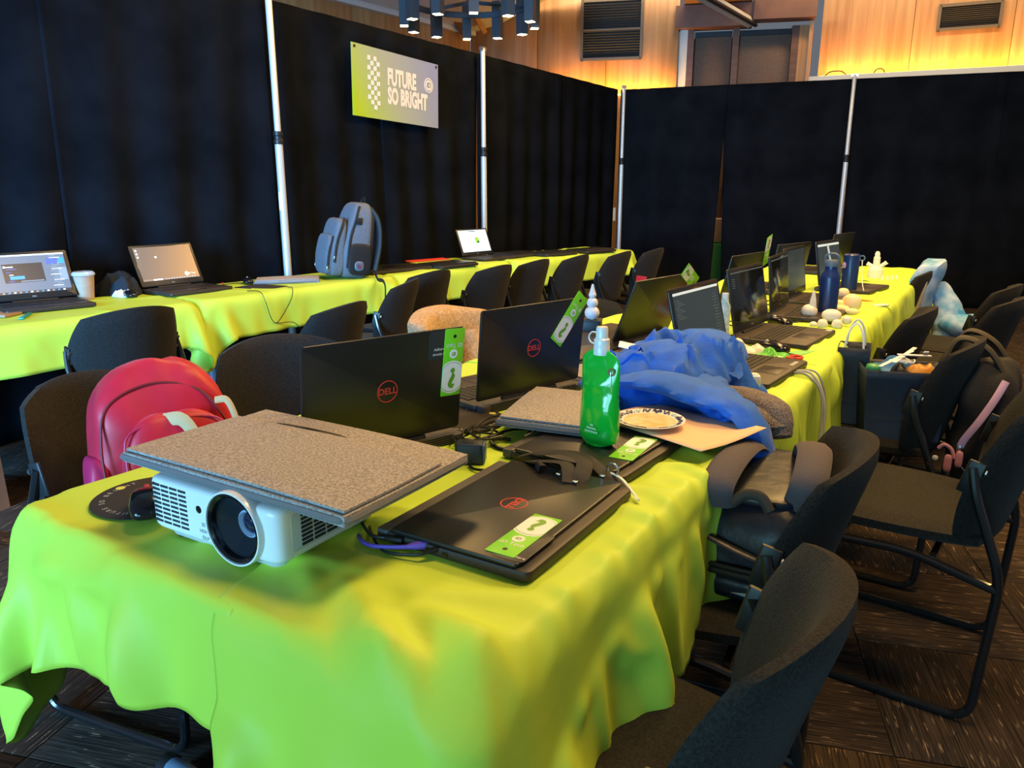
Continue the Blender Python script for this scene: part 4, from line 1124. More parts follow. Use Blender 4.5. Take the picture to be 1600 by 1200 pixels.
ad = thing('power_adapter', 'small black power adapter block beside the felt sleeve corner', 'adapter'); place(ad, .640, -.440, .7475, 28)
mb = MB(); mb.rbox((0, 0, .022), (.058, .040, .044), .006, .004); mb.build('block', mat('slate_plastic', (.018, .026, .042), .45), ad)
mb = MB(); mb.rbox((.031, 0, .022), (.006, .036, .040), .004, .002); mb.build('end_cap', mat('steel_blue_plastic', (.06, .10, .17), .4), ad)
mb = MB(); mb.rbox((0, 0, .0445), (.03, .02, .001), .003, .0003); mb.build('rating_label', BLKPL, ad)

# ------------------------------------------------------------------ tangled lanyard on the closed laptop
ly = thing('black_lanyard', 'tangled black strap with silver rings on the closed laptop corner', 'lanyard'); place(ly, .655, -.205, .7740, 0)
STR = mat('black_webbing', (.012, .012, .014), .7, bump=.2, bscale=300)
def strap(mb, pts, w, n=26, up=(0, 0, 1), th=.0016):
    mb.tube(curve(pts, n), w / 2, 8, flat=th / (w / 2), up=up); return mb
for pts, w in (([(-.12, .01, .002), (-.07, .0, .022), (-.02, .0, .030), (.03, -.01, .026), (.045, -.045, .012), (.04, -.065, .004)], .032), ([(-.09, -.01, .003), (-.05, -.03, .016), (0, -.035, .024), (.02, -.05, .018), (.035, -.075, .003)], .028), ([(-.10, .02, .003), (-.04, .03, .018), (.02, .02, .022), (.07, .0, .006), (.10, -.005, -.012), (.125, -.02, -.018)], .026), ([(-.02, -.02, .004), (-.045, -.045, .018), (-.05, -.05, .004)], .03), ([(.06, .0, .002), (.09, .02, -.010), (.12, .0, -.019)], .022)):
    strap(MB(), pts, w).build('strap', STR, ly, smooth=60)
mb = MB(); n_ = 18; mb.tube([(.082 + .011 * math.cos(TAU * k / n_), .012, .012 + .011 * math.sin(TAU * k / n_)) for k in range(n_ + 1)], .0022, 6); mb.build('split_ring', STEEL, ly)
for p in ((.072, -.012, .004), (.005, -.062, .010), (.045, -.07, .006)):
    mb = MB(); mb.rbox(p, (.010, .007, .004), .002, .001); mb.build('metal_clip', STEEL, ly)
mb = MB(); strap(mb, [(.06, .012, .006), (.10, .008, .0), (.14, -.015, -.017), (.155, -.03, -.020)], .008); mb.build('clear_band', mat('clear_plastic', (.62, .70, .66), .15), ly)
# snack crumbs
CR = mat('orange_crumb', (.62, .28, .05), .7)
for k, (a, b, s_) in enumerate(((.128, -.262, .012), (.075, -.215, .005), (.05, -.20, .004))):
    mb = MB(); mb.blob((s_, s_ * .8, s_ * .5), 2.5, 4, lambda x, y, z: (x + .002 * ns(x * 300, y * 300, k), y, z)); o = mb.build('snack_crumb', CR, smooth=60)
    place(o, a, b, .7495 + s_ * .25, 20); tag(o, ['largest orange snack crumb on the cloth right of the projector', 'tiny snack crumb in the middle of the near cloth', 'tiny snack crumb nearest the front edge of the near cloth'][k], 'crumb')
# ================================================================== SOFT THINGS
def mound(rx, ry, h, seed, freq=9., nr=22, na=64, flow=1.0, ridge=.65, irr=.18):
    """crumpled heap of cloth: folded height field over an irregular outline"""
    mb = MB(); rings = []
    for i in range(nr + 1):
        t = i / nr; ring_ = []
        for k in range(na):
            an = TAU * k / na
            ir = 1 + irr * ns(math.cos(an) * 1.6 + seed, math.sin(an) * 1.6, seed * .7)
            rr = t * ir; x, y = rx * rr * math.cos(an), ry * rr * math.sin(an)
            wx = x + .03 * flow * ns(x * 11 + seed, y * 11, 4.2); wy = y + .03 * flow * ns(x * 11, y * 11 + seed, 9.1)
            r1 = 1 - abs(ns(wx * freq, wy * freq * .6, seed * 1.3)) * 2.2; r2 = 1 - abs(ns(wx * freq * 1.9 + 5, wy * freq * 2.2, seed)) * 2
            env = max(0., 1 - t ** 2.6) ** .75
            z = h * env * ((1 - ridge) + ridge * max(0, .72 * r1 + .28 * r2))
            bul = 1 + .10 * env * (1 - t)
            ring_.append((wx * bul, wy * bul, max(.0015, z)))
        rings.append(ring_)
    rings = [[(p[0] * .97, p[1] * .97, 0) for p in rings[-1]]] + rings[::-1]
    mb.loft(rings); return mb
def sleeve_tube(mb, pts, rads, seed, flat=.55, n=36, na=16, wr=.10):
    c = curve(pts, n); rings = []; m_ = len(rads) - 1
    nrm = None
    for i, p in enumerate(c):
        t = i / n; q = t * m_; k = min(int(q), m_ - 1); r_ = rads[k] + (rads[k + 1] - rads[k]) * (q - k)
        d = (c[min(i + 1, n)] - c[max(i - 1, 0)]).normalized()
        up = Vector((0, 0, 1)) if nrm is None else nrm
        nrm = up - d * up.dot(d)
        nrm = nrm.normalized() if nrm.length > 1e-5 else d.orthogonal().normalized()
        b = d.cross(nrm); ring_ = []
        for a in range(na):
            an = TAU * a / na
            w = 1 + wr * ns(math.cos(an) * 2 + seed, math.sin(an) * 2, t * 9) + wr * .25 * math.sin(t * 21 + 3.5 * math.cos(an) + seed) * ns(t * 6, seed, math.cos(an)) * 2 + wr * 1.2 * (abs(ns(math.cos(an) * 1.5 + seed, math.sin(an) * 1.5 + t * 5, t * 3 + seed)) - .2)
            ring_.append(tuple(p + b * (r_ * w * math.cos(an)) + nrm * (r_ * flat * w * math.sin(an))))
        rings.append(ring_)
    mb.loft(rings); return mb

# blue jacket heaped on the table, one sleeve over the edge
BLUE = mat('royal_blue_fleece', (.002, .115, .66), .75, var=.12, vscale=30, bump=.15, bscale=200, sheen=.15)
bj = thing('blue_jacket', 'royal blue jacket heaped on the table with one sleeve over the edge', 'jacket'); place(bj, 1.37, -.29, .7505, 0)
mound(.21, .28, .185, 3.3, 7.5, 40, 130, 2.2, .80, .30).build('body', BLUE, bj, smooth=70)
sleeve_tube(MB(), [(-.10, -.17, .06), (.05, -.19, .085), (.17, -.215, .075), (.270, -.235, .056), (.325, -.25, .0), (.345, -.255, -.085)], [.055, .070, .066, .055, .048, .044], 2, .32, wr=.32).build('sleeve', BLUE, bj, smooth=70)
sleeve_tube(MB(), [(.05, .0, .08), (.13, -.10, .06), (.21, -.17, .040), (.275, -.215, .028)], [.075, .075, .065, .05], 5, .36, wr=.2).build('sleeve', BLUE, bj, smooth=70)
sleeve_tube(MB(), [(-.16, .14, .05), (-.02, .18, .115), (.09, .14, .11), (.15, .02, .06)], [.05, .08, .08, .04], 8, .42, wr=.25).build('hood', BLUE, bj, smooth=70)
sleeve_tube(MB(), [(-.19, -.14, .02), (-.08, -.04, .10), (.02, -.10, .105), (.09, -.20, .04)], [.04, .08, .075, .04], 9, .38, wr=.25).build('front_panel', BLUE, bj, smooth=70)
mb = MB(); mb.rbox((0, 0, 0), (.055, .026, .002), .003, .0006); mb.build('white_label', WHITE, bj, (-.11, -.02, .128), (30, 10, 20))

KNIT = mat('speckled_grey_knit', (.30, .25, .23), .95, col2=(.05, .045, .055), vscale=330, bump=.5, bscale=260)
sc = thing('knit_scarf', 'speckled grey knit scarf bunched beside the blue sleeve at the table edge', 'scarf'); place(sc, 1.30, -.06, .7505, 10)
mound(.11, .14, .045, 6.1, 10, 18, 56, 1.0, .6).build('body', KNIT, sc, smooth=70)
sleeve_tube(MB(), [(-.05, .06, .03), (.03, .0, .035), (.085, -.045, .02), (.105, -.075, -.03)], [.04, .045, .045, .03], 4, .6).build('loose_end', KNIT, sc, smooth=70)
BEAD = mat('beige_bead', (.62, .47, .33), .5)
for k in range(5):
    mb = MB(); mb.blob((.020, .020, .018), 2, 6); o = mb.build('beige_bead', BEAD, smooth=80); place(o, 1.475 - .028 * k, -.175 + .012 * k, .776 + .004 * (k % 2), 0)
    tag(o, ['farthest', 'second farthest', 'middle', 'second nearest', 'nearest'][k] + ' of the five beige beads between the laptop and the grey scarf', 'bead', 'beige beads by the scarf')
cb = thing('white_cube', 'small white cube lamp on the corner of the laptop base', 'cube'); place(cb, 1.500, -.088, .7705, 25)
mb = MB(); mb.rbox((0, 0, .018), (.036, .036, .036), .006, .005); mb.build('body', WHITEPL, cb); mb = MB(); mb.rbox((0, 0, .037), (.022, .022, .003), .004, .001); mb.build('top_cap', PAPERW, cb)

# tan fleece over a chair back
TAN = mat('tan_teddy_fleece', (.60, .41, .24), .95, col2=(.42, .27, .15), vscale=90, bump=.6, bscale=180)
tf = thing('tan_fleece_jacket', 'tan fleece jacket draped over a chair back behind the open laptops', 'jacket'); place(tf, 1.75, -1.30, 0, -90)
mb = MB()
mb.pad(.255, .20, .10, .32, 18, 16, lambda x, y, z: (x, .012 + .08 * (x / .25) ** 2 - .10 * (y + .2) / .4 - z * 1.0 + .012 * ns(x * 9, y * 9, 2.), .655 + y + .008 * ns(x * 8, z * 30, 5)), .8)
mb.build('body', TAN, tf, smooth=70)
sleeve_tube(MB(), [(-.10, .0, .75), (-.05, .06, .62), (.02, .10, .52), (.05, .11, .47)], [.05, .055, .05, .04], 7, .7).build('sleeve', TAN, tf, smooth=70)
sleeve_tube(MB(), [(.16, .01, .74), (.14, .08, .60), (.10, .12, .50)], [.05, .05, .045], 3, .7).build('sleeve', mat('pale_lining', (.66, .60, .56), .9), tf, smooth=70)

# ------------------------------------------------------------------ red backpack
REDN = mat('crimson_nylon', (.52, .012, .035), .45, var=.12, vscale=9, bump=.12, bscale=18, sheen=.1)
REDM = mat('magenta_red_nylon', (.46, .015, .075), .5, bump=.1, bscale=20)
rb = thing('red_backpack', 'crimson nylon backpack with tan straps on the chair at left', 'backpack'); place(rb, .46, -1.24, .487, 66, tilt=(-8, 0)); rb.scale = (.86, .9, .96)
def bagwarp(w, d, h, top=.35, wr=.012, sd=1.):
    def f(x, y, z):
        t = z / h + .5
        k = 1 - top * max(0, t - .55) ** 2 * 2.2
        return (x * k + wr * ns(z * 9 + sd, y * 9, x * 4), y * k + wr * ns(x * 8, z * 8 + sd, 2.), z + wr * .6 * ns(x * 9, y * 9, sd))
    return f
mb = MB(); mb.blob((.38, .21, .43), 4.5, 20, bagwarp(.38, .21, .43, .8, .020, 2.), (0, 0, .215)); mb.build('body', REDN, rb, smooth=70)
mb = MB(); mb.blob((.29, .10, .27), 4.5, 16, bagwarp(.29, .07, .22, .3, .014, 5.), (.02, -.105, .165)); fp = mb.build('front_pocket', REDN, rb, smooth=70)
mb = MB(); mb.tube(curve([(-.115, -.150, .065), (-.118, -.150, .19), (-.10, -.142, .265), (.02, -.135, .285), (.14, -.142, .265), (.16, -.150, .14)], 30), .0035, 6); mb.build('pocket_piping', REDM, fp)
mb = MB(); mb.blob((.06, .15, .20), 4, 10, bagwarp(.06, .15, .2, .2, .01, 8.), (-.185, -.02, .11)); mb.build('side_pocket', REDM, rb, smooth=70)
mb = MB(); mb.tube(curve([(-.165, -.104, .08), (-.168, -.100, .24), (-.135, -.088, .335), (-.02, -.078, .375), (.10, -.088, .345), (.165, -.10, .25)], 34), .004, 6); mb.build('zip', mat('dark_red_zip', (.16, .005, .015), .6), rb)
TANW = mat('tan_webbing', (.56, .36, .17), .7); CREAM = mat('cream_webbing', (.72, .66, .55), .7)
strap(MB(), [(-.01, -.125, .285), (.03, -.155, .285), (.055, -.170, .245), (.058, -.165, .190)], .034, up=(0, -1, .2), th=.004).build('strap', TANW, rb, smooth=60)
strap(MB(), [(.058, -.170, .19), (.075, -.172, .15), (.105, -.168, .10)], .020, up=(0, -1, .1), th=.004).build('strap_tail', CREAM, rb, smooth=60)
mb = MB(); mb.rbox((.058, -.174, .19), (.034, .014, .020), .004, .003); mb.build('toggle', BLKPL, rb)
strap(MB(), [(.135, -.105, .315), (.165, -.125, .31), (.182, -.135, .24), (.170, -.13, .17), (.15, -.125, .14)], .018, up=(0, -1, .2), th=.004).build('strap', TANW, rb, smooth=60)
mb = MB(); mb.rbox((-.015, -.157, .095), (.014, .003, .016), .003, .001); mb.build('badge', CREAM, rb, rot=(0, 0, 0))

# ------------------------------------------------------------------ grey backpack on the wall-side table
GB = mat('heather_blue_grey_canvas', (.115, .135, .165), .85, var=.2, vscale=160, bump=.2, bscale=300)
gb = thing('grey_backpack', 'blue-grey backpack with black zips standing on the wall-side table', 'backpack'); place(gb, 2.06, -.16, .7475, -24, 'L', tilt=(-5, 0))
def gw(x, y, z):
    t = z / .47 + .5
    return (x * (1 - .25 * max(0, t - .6)), (y - .0) * (1 - .55 * max(0, t - .35)) + .07 * max(0, t - .35), z)
mb = MB(); mb.blob((.31, .20, .475), 5, 18, gw, (0, .03, .238)); mb.build('body', GB, gb, smooth=60)
mb = MB(); mb.blob((.28, .10, .36), 5, 14, lambda x, y, z: (x, y * (1 - .5 * max(0, z / .36 + .1)) + .05 * max(0, z / .36), z), (0, -.085, .19)); fp = mb.build('front_pocket', GB, gb, smooth=60)
mb = MB(); mb.blob((.25, .06, .25), 5, 12, lambda x, y, z: (x, y * (1 - .4 * max(0, z / .25 + .1)) + .03 * max(0, z / .25), z), (0, -.135, .145)); mb.build('lower_pocket', GB, gb, smooth=60)
ZIP = mat('black_zip_tape', (.008, .009, .011), .6)
for sx in (-1, 1):
    for pts in ([(.152, -.035, .07), (.155, -.020, .25), (.148, .012, .36), (.125, .04, .45)], [(.139, -.112, .10), (.141, -.10, .22), (.134, -.065, .33), (.10, -.045, .37)], [(.124, -.150, .07), (.126, -.142, .17), (.115, -.115, .26)]):
        strap(MB(), [(x * sx, y, z) for x, y, z in pts], .014, up=(sx, 0, 0), th=.008).build('zip', ZIP, gb, smooth=60)
    for p in ((.145, -.114, .13), (.130, -.153, .065)):
        mb = MB(); mb.rbox((p[0] * sx, p[1], p[2]), (.008, .010, .022), .003, .002); mb.build('zip_pull', STEEL, gb)
    mb = MB(); mb.blob((.02, .15, .20), 4, 8, None, (.152 * sx, .045, .125)); mb.build('mesh_pocket', ZIP, gb, smooth=60)
    strap(MB(), [(.09 * sx, .12, .44), (.12 * sx, .165, .36), (.13 * sx, .175, .22), (.13 * sx, .15, .06)], .06, up=(0, 1, 0), th=.018).build('shoulder_strap', ZIP, gb, smooth=60)
    strap(MB(), [(.13 * sx, .15, .07), (.17 * sx, .16, .01), (.24 * sx, .17, .005), (.285 * sx, .17, -.03 if sx > 0 else .0), (.295 * sx, .17, -.12 if sx > 0 else .0)], .025, up=(0, 1, 0), th=.003).build('strap_tail', ZIP, gb, smooth=60)
mb = MB(); mb.blob((.285, .05, .44), 5, 12, lambda x, y, z: (x * (1 - .2 * max(0, z / .44)), y + .03 * max(0, z / .44), z), (0, .118, .235)); mb.build('back_panel', ZIP, gb, smooth=60)
mb = MB(); mb.rbox((.153, .035, .36), (.006, .034, .042), .002, .002); mb.build('cable_port', ZIP, gb)
mb = MB(); mb.blob((.012, .06, .06), 3, 6, None, (.163, .04, .085)); mb.build('pocket_packet', mat('teal_packet', (.06, .20, .24), .4, col2=(.16, .04, .06), vscale=30), gb, smooth=60)
strap(MB(), [(-.04, .10, .468), (-.02, .11, .50), (.02, .11, .50), (.04, .10, .468)], .02, up=(0, 1, 0), th=.005).build('carry_handle', ZIP, gb, smooth=60)

# ------------------------------------------------------------------ black backpack lying on a chair
BN = mat('black_nylon', (.014, .018, .028), .38, var=.25, vscale=12, bump=.25, bscale=22); BNB = mat('charcoal_lilac_mesh', (.085, .072, .085), .85, bump=.3, bscale=350); BRN = mat('brown_black_webbing', (.035, .028, .02), .7)
bb_ = thing('black_backpack', 'black backpack lying on the chair beside the near table, straps upward', 'backpack'); place(bb_, 1.02, .085, .487, 4)
mb = MB(); mb.blob((.265, .40, .225), 4.5, 20, bagwarp(.27, .40, .22, .4, .016, 3.), (0, 0, .1125)); mb.build('body', BN, bb_, smooth=70)
mb = MB(); mb.blob((.275, .41, .070), 5, 14, bagwarp(.27, .41, .07, .1, .006, 6.), (0, 0, .035)); mb.build('bottom_panel', BN, bb_, smooth=70)
for z, r_ in ((.074, .007), (.086, .005)):
    mb = MB(); mb.tube(curve([(-.138, .1, z), (-.136, -.15, z), (-.09, -.207, z), (.09, -.207, z), (.136, -.15, z), (.138, .1, z)], 40), r_, 6); mb.build('zip', BRN, bb_)
strap(MB(), [(-.138, .05, .12), (-.136, -.15, .16), (-.08, -.205, .145), (.05, -.210, .11), (.137, -.15, .10)], .022, up=(0, 0, 1), th=.005).build('compression_strap', BN, bb_, smooth=60)
mb = MB(); mb.blob((.22, .34, .03), 4, 10, None, (0, .0, .215)); mb.build('back_pad', BN, bb_, smooth=70)
strap(MB(), [(-.065, -.190, .205), (-.065, -.190, .25), (-.06, -.09, .272), (-.055, .04, .262), (-.05, .13, .225)], .068, up=(0, -1, .3), th=.012).build('shoulder_strap', BNB, bb_, smooth=60)
strap(MB(), [(.085, -.145, .20), (.10, -.15, .265), (.095, -.05, .295), (.075, .06, .275), (.06, .14, .225)], .068, up=(0, -1, .3), th=.012).build('shoulder_strap', BNB, bb_, smooth=60)
strap(MB(), [(-.035, -.195, .215), (-.01, -.185, .235), (.02, -.185, .235), (.04, -.195, .212)], .022, up=(0, -1, .2), th=.005).build('carry_handle', BRN, bb_, smooth=60)
text('COLUMN', .016, 'reflective_mark', WHITE, bb_, mx((.02, -.2085, .030), (88, 0, 0)), squeeze=1.0) if False else None
mb = MB(); mb.prism([(-.04, 0), (.0, -.004), (.035, -.004), (.04, .004), (.02, .010), (-.01, .005)], 0, .0015); mb.build('reflective_mark', GREYPL, bb_, (.02, -.2065, .030), (90, 0, 0))

# ------------------------------------------------------------------ backpack hung on a chair back, with lanyard
hb = thing('black_backpack', 'black backpack hung behind the gift-bag chair with a pink lanyard', 'backpack'); place(hb, 2.36, .475, .30, 84)
mb = MB(); mb.blob((.34, .17, .46), 4.2, 18, bagwarp(.34, .17, .46, .7, .018, 7.), (.0, -.0, .23)); mb.build('body', mat('black_canvas', (.012, .012, .014), .8, var=.25, vscale=20, bump=.2, bscale=200), hb, smooth=70)
mb = MB(); mb.blob((.26, .07, .24), 4.2, 12, bagwarp(.26, .07, .24, .2, .012, 9.), (.0, -.09, .15)); mb.build('front_pocket', MATS['black_canvas'], hb, smooth=70)
for x in (-.07, .08):
    strap(MB(), [(x, -.04, .42), (x, .02, .50), (x * 1.1, .10, .525), (x * 1.2, .135, .44)], .045, up=(0, -1, .3), th=.010).build('shoulder_strap', BRN, hb, smooth=60)
mb = MB(); mb.tube(curve([(-.15, -.075, .10), (-.145, -.07, .28), (-.06, -.055, .40), (.06, -.055, .40), (.145, -.07, .28), (.15, -.075, .10)], 34), .005, 6); mb.build('zip', BRN, hb)
ln_ = thing('pink_lanyard', 'pink and lilac lanyard with pink clip charms on the hung backpack', 'lanyard'); place(ln_, 2.355, .43, .355, 84)
PK = mat('pink_lilac_ribbon', (.66, .40, .60), .6, col2=(.36, .30, .66), vscale=5); PKP = mat('pink_plastic', (.72, .30, .36), .35)
strap(MB(), [(-.13, -.095, .36), (-.165, -.075, .30), (-.188, -.045, .23), (-.192, -.015, .17), (-.193, -.005, .14)], .022, up=(-1, 0, .2), th=.003).build('ribbon', PK, ln_, smooth=60)
mb = MB(); mb.rbox((-.195, -.003, .135), (.008, .014, .022), .003, .002); mb.build('ribbon_clip', STEEL, ln_)
mb = MB(); mb.tube(curve([(-.199, .005, .10), (-.199, .018, .13), (-.199, .04, .14), (-.199, .055, .125)], 16), .006, 7); mb.build('wrist_loop', PKP, ln_)
for x, z, l_, r_ in ((-.008, .10, .055, .010), (.022, .08, .06, .011)):
    mb = MB(); mb.blob((.014, r_ * 2.2, l_), 4, 6, None, (-.200, x, z)); mb.build('charm', PKP, ln_, smooth=60)
mb = MB(); mb.blob((.008, .018, .018), 2.5, 6, None, (-.200, .06, .09)); mb.build('heart_charm', WHITE, ln_, smooth=60)
mb = MB(); mb.tube(curve([(-.200, -.01, .085), (-.200, -.035, .06), (-.200, -.055, .065)], 8), .002, 6); mb.build('key_ring', STEEL, ln_)
text('iD', .02, 'charm_letters', GREYPL, ln_, mx((-.155, -.160, .055), (90, 0, 0))) if False else None

# ------------------------------------------------------------------ gift bags
def gift_bag(label, w, d, h, open_w=1.0, ropes=True):
    t = thing('gift_bag', label, 'gift bag', 'navy paper gift bags')
    mb = MB(); rings = []
    for k in range(9):
        q = k / 8; e = 1 + (open_w - 1) * q
        rings.append([(sx * w / 2 * e + .004 * ns(k, sx, 3), sy * d / 2 * e * (1 - .12 * math.sin(q * 3)), h * q) for sx, sy in ((-1, -1), (0, -1.04), (1, -1), (1.03, 0), (1, 1), (0, 1.04), (-1, 1), (-1.03, 0))])
    mb.loft(rings, caps=False); n_ = len(mb.v); mb.f.append(tuple(range(8)))
    o = mb.build('bag', NAVYP, t, smooth=20); s = o.modifiers.new('paper', 'SOLIDIFY'); s.thickness = .0012
    mb = MB(); mb.box((0, -d / 2 - .0014, h * .32), (w * .96, .001, .0012)); mb.build('fold_crease', mat('navy_crease', (.045, .065, .10), .5) if 'navy_crease' not in MATS else MATS['navy_crease'], t, smooth=0)
    if ropes:
        for sy in (-1, 1):
            mb = MB(); mb.tube(curve([(-w * .3, sy * d * .46, h - .01), (-w * .22, sy * d * .4, h + .05), (0, sy * d * .32, h + .085), (w * .22, sy * d * .4, h + .05), (w * .3, sy * d * .46, h - .01)], 24), .004, 6); mb.build('rope_handle', MATS['white_print'], t)
    return t
g1 = gift_bag('tall narrow navy gift bag with white rope handles beside the table', .105, .13, .275); place(g1, 2.33, .045, .487, 6)
g2 = gift_bag('wide navy gift bag overflowing with blue tissue and packets', .23, .17, .235, 1.12, False); place(g2, 2.245, .215, .487, 18)
def in_bag(mb, name, m, label, cat, z=.0, da=0, db=0, rot=0):
    o = mb.build(name, m, smooth=70); place(o, 2.245 + da, .215 + db, .487 + z, rot); return tag(o, label, cat)
in_bag(mound(.11, .09, .075, 8.8, 12, 14, 44, 1., .7), 'tissue_paper', mat('blue_tissue', (.03, .16, .45), .7), 'crumpled blue tissue paper rising from the wide gift bag', 'tissue', .19, .03, -.01)
in_bag(mound(.05, .035, .05, 4.1, 16, 10, 30, .6, .6), 'snack_packet', mat('orange_foil', (.78, .33, .06), .35), 'orange foil snack packet in the wide gift bag', 'packet', .215, -.03, .05, 30)
in_bag(mound(.05, .045, .045, 5.1, 16, 10, 30, .6, .6), 'black_pouch', BLKPL, 'black pouch with white cords in the wide gift bag', 'pouch', .215, -.055, .0, 10)
in_bag(MB().blob((.05, .05, .04), 2.6, 8, lambda x, y, z: (x + .006 * ns(x * 60, y * 60, 1), y, z)), 'green_ball', mat('green_foil', (.03, .28, .10), .4), 'crumpled green foil ball in the wide gift bag', 'foil', .225, -.06, -.085)
for k, (da, db, rt, ln) in enumerate(((-.05, -.02, 62, .17), (.0, .0, 80, .22), (-.02, .03, 40, .12), (.02, .06, 95, .16))):
    mb = MB(); mb.rbox((0, 0, 0), (ln, .014, .004), .002, .0015); o = mb.build('white_stick', WHITE); place(o, 2.245 + da, .215 + db, .487 + .268 + .006 * k, rt, tilt=(0, -12 + 8 * k))
    tag(o, ['white flat craft stick lowest across the wide gift bag', 'longest white craft stick across the middle of the wide gift bag', 'short white craft stick tilted over the orange packet', 'white craft stick at the back of the wide gift bag'][k], 'stick', 'craft sticks in the gift bag')
for k in range(3):
    mb = MB(); mb.tube(curve([(.03 * math.cos(t + k), .025 * math.sin(t * 1.2 + k), .004 * math.sin(t * 3)) for t in [q * .9 for q in range(9)]], 40), .002, 5); o = mb.build('coiled_string', WHITE)
    place(o, 2.20, .205 + .012 * k, .745 + .004 * k, 40 * k); tag(o, ['lowest', 'middle', 'topmost'][k] + ' of the three thin white strings coiled on the black pouch', 'string', 'white strings in the gift bag')

# ------------------------------------------------------------------ tie-dye hoodie
TD = mat('tie_dye_fabric', (.42, .55, .80), .85, col2=(.05, .28, .62), vscale=9, bump=.1, bscale=120)
td = thing('tie_dye_hoodie', 'pale blue tie-dye hoodie hung over the back of a far chair', 'hoodie'); place(td, 4.68, .01, 0, 92)
mb = MB(); mb.pad(.20, .22, .12, .30, 16, 16, lambda x, y, z: (x + .10, -.0 + .08 * (x / .25) ** 2 - .10 * (y + .2) / .4 - z + .02 * ns(x * 8, y * 8, 3), .66 + y + .02 * ns(x * 9, y * 7, 1)), .8); mb.build('body', TD, td, smooth=70)
sleeve_tube(MB(), [(.16, -.12, .72), (.10, -.19, .60), (.05, -.22, .48), (.02, -.20, .38)], [.06, .09, .11, .08], 2, .7).build('sleeve', TD, td, smooth=70)
sleeve_tube(MB(), [(.02, -.17, .52), (-.0, -.27, .50), (-.0, -.36, .50), (.0, -.42, .47)], [.07, .10, .11, .08], 6, .7).build('sleeve', TD, td, smooth=70)
mb = MB(); mb.pad(.03, .14, .02, .3, 6, 10, lambda x, y, z: (x - .095, .0 - .08 * (y + .2) / .4 - z, .64 + y), .6); mb.build('lining', mat('cream_lining', (.50, .42, .33), .9), td, smooth=70)

# ================================================================== SMALL THINGS ON THE CENTRE TABLES
NB = mat('navy_bottle_enamel', (.010, .028, .13), .35, coat=.2); NBG = mat('blue_grey_lid', (.10, .14, .20), .45)
b1 = thing('water_bottle', 'tall navy water bottle with grey handle lid and straw', 'bottle', 'navy water bottles'); place(b1, 3.03, -.185, .7485, 0)
mb = MB(); mb.lathe([(.038, 0), (.041, .003), (.041, .170), (.039, .183), (.027, .203), (.025, .214), (.025, .226)], 28); mb.build('body', NB, b1)
mb = MB(); mb.lathe([(.029, .222), (.030, .226), (.030, .244), (.026, .250), (0, .250)], 24); mb.build('lid', NBG, b1)
mb = MB(); mb.tube(curve([(-.028, 0, .240), (-.026, 0, .268), (0, 0, .278), (.026, 0, .268), (.028, 0, .240)], 20), .006, 8, flat=.8); mb.build('carry_loop', NBG, b1)
mb = MB(); mb.tube([(-.008, 0, .25), (-.026, .0, .315)], .004, 8); mb.build('straw', WHITEPL, b1)
b2 = thing('water_bottle', 'straight navy flask with heart sticker and side ring, farther back', 'bottle', 'navy water bottles'); place(b2, 3.92, -.244, .7495, 0)
mb = MB(); mb.lathe([(.038, 0), (.041, .003), (.041, .178), (.040, .182)], 28); mb.build('body', NB, b2)
mb = MB(); mb.lathe([(.0415, .180), (.0415, .204), (.036, .210), (0, .210)], 24); mb.build('lid', NB, b2)
mb = ring_mb(.010, .016, .006, 20); mb.build('side_ring', NBG, b2, (.052, 0, .19), (90, 0, 0))
mb = MB(); mb.blob((.006, .030, .032), 2.4, 6); mb.build('heart_sticker', mat('lilac_sticker', (.50, .30, .62), .5), b2, (-.030, -.028, .150), (0, 0, 43))
mb = MB(); mb.tube(curve([(.055, -.01, .18), (.06, -.02, .12), (.07, -.03, .06), (.09, -.05, .003)], 16), .0025, 6); mb.build('wrist_cord', WHITE, b2)
# white foam figures
FOAM = mat('white_foam', (.78, .74, .66), .7, var=.05, vscale=40); CREAMF = mat('cream_foam', (.80, .66, .40), .75)
def figure(label, balls, a, b, m, deg=0, z=.7485, name='foam_figure'):
    t = thing(name, label, 'figure', 'white foam figures'); place(t, a, b, z, deg)
    for x, y, zz, sx, sz in balls:
        mb = MB(); mb.blob((sx, sx, sz), 2.2, 8, lambda p, q, r_: (p + .003 * ns(p * 60, q * 60, r_ * 60), q, r_), (x, y, zz)); mb.build('foam_ball', m, t, smooth=80)
    return t
fg = figure('white foam figure with a pointed spike left of the tall blue bottle', [(0, 0, .033, .066, .066)], 2.90, -.235, FOAM)
mb = MB(); mb.lathe([(.016, .055), (.012, .09), (.004, .125), (0, .128)], 14, (.012, 0, 0)); mb.build('spike', FOAM, fg)
figure('white foam figure of clustered balls in front of the tall blue bottle', [(0, .0, .050, .075, .05), (-.03, -.05, .020, .042, .04), (.025, -.045, .021, .044, .042), (.06, .01, .032, .040, .036), (-.065, -.02, .012, .030, .022)], 2.74, -.115, FOAM, 10)
figure('cream foam figure with one big ball right of the tall blue bottle', [(0, .05, .042, .084, .084), (-.05, .03, .03, .06, .05), (-.03, -.03, .022, .07, .036), (.02, -.05, .016, .06, .03), (-.05, -.09, .012, .05, .022)], 3.17, -.115, CREAMF, 0)
figure('small cream ball behind the tall blue bottle', [(0, 0, .03, .06, .06)], 3.62, -.22, CREAMF)
sf = thing('white_figurine', 'white printed figurine near the far end of the centre tables', 'figure'); place(sf, 4.75, -.225, .7505, 0)
mb = MB(); mb.lathe([(.045, 0), (.045, .055), (.030, .07), (.020, .075), (.020, .13), (.014, .135), (.016, .15), (.010, .165), (0, .168)], 14); mb.build('body', PAPERW, sf)
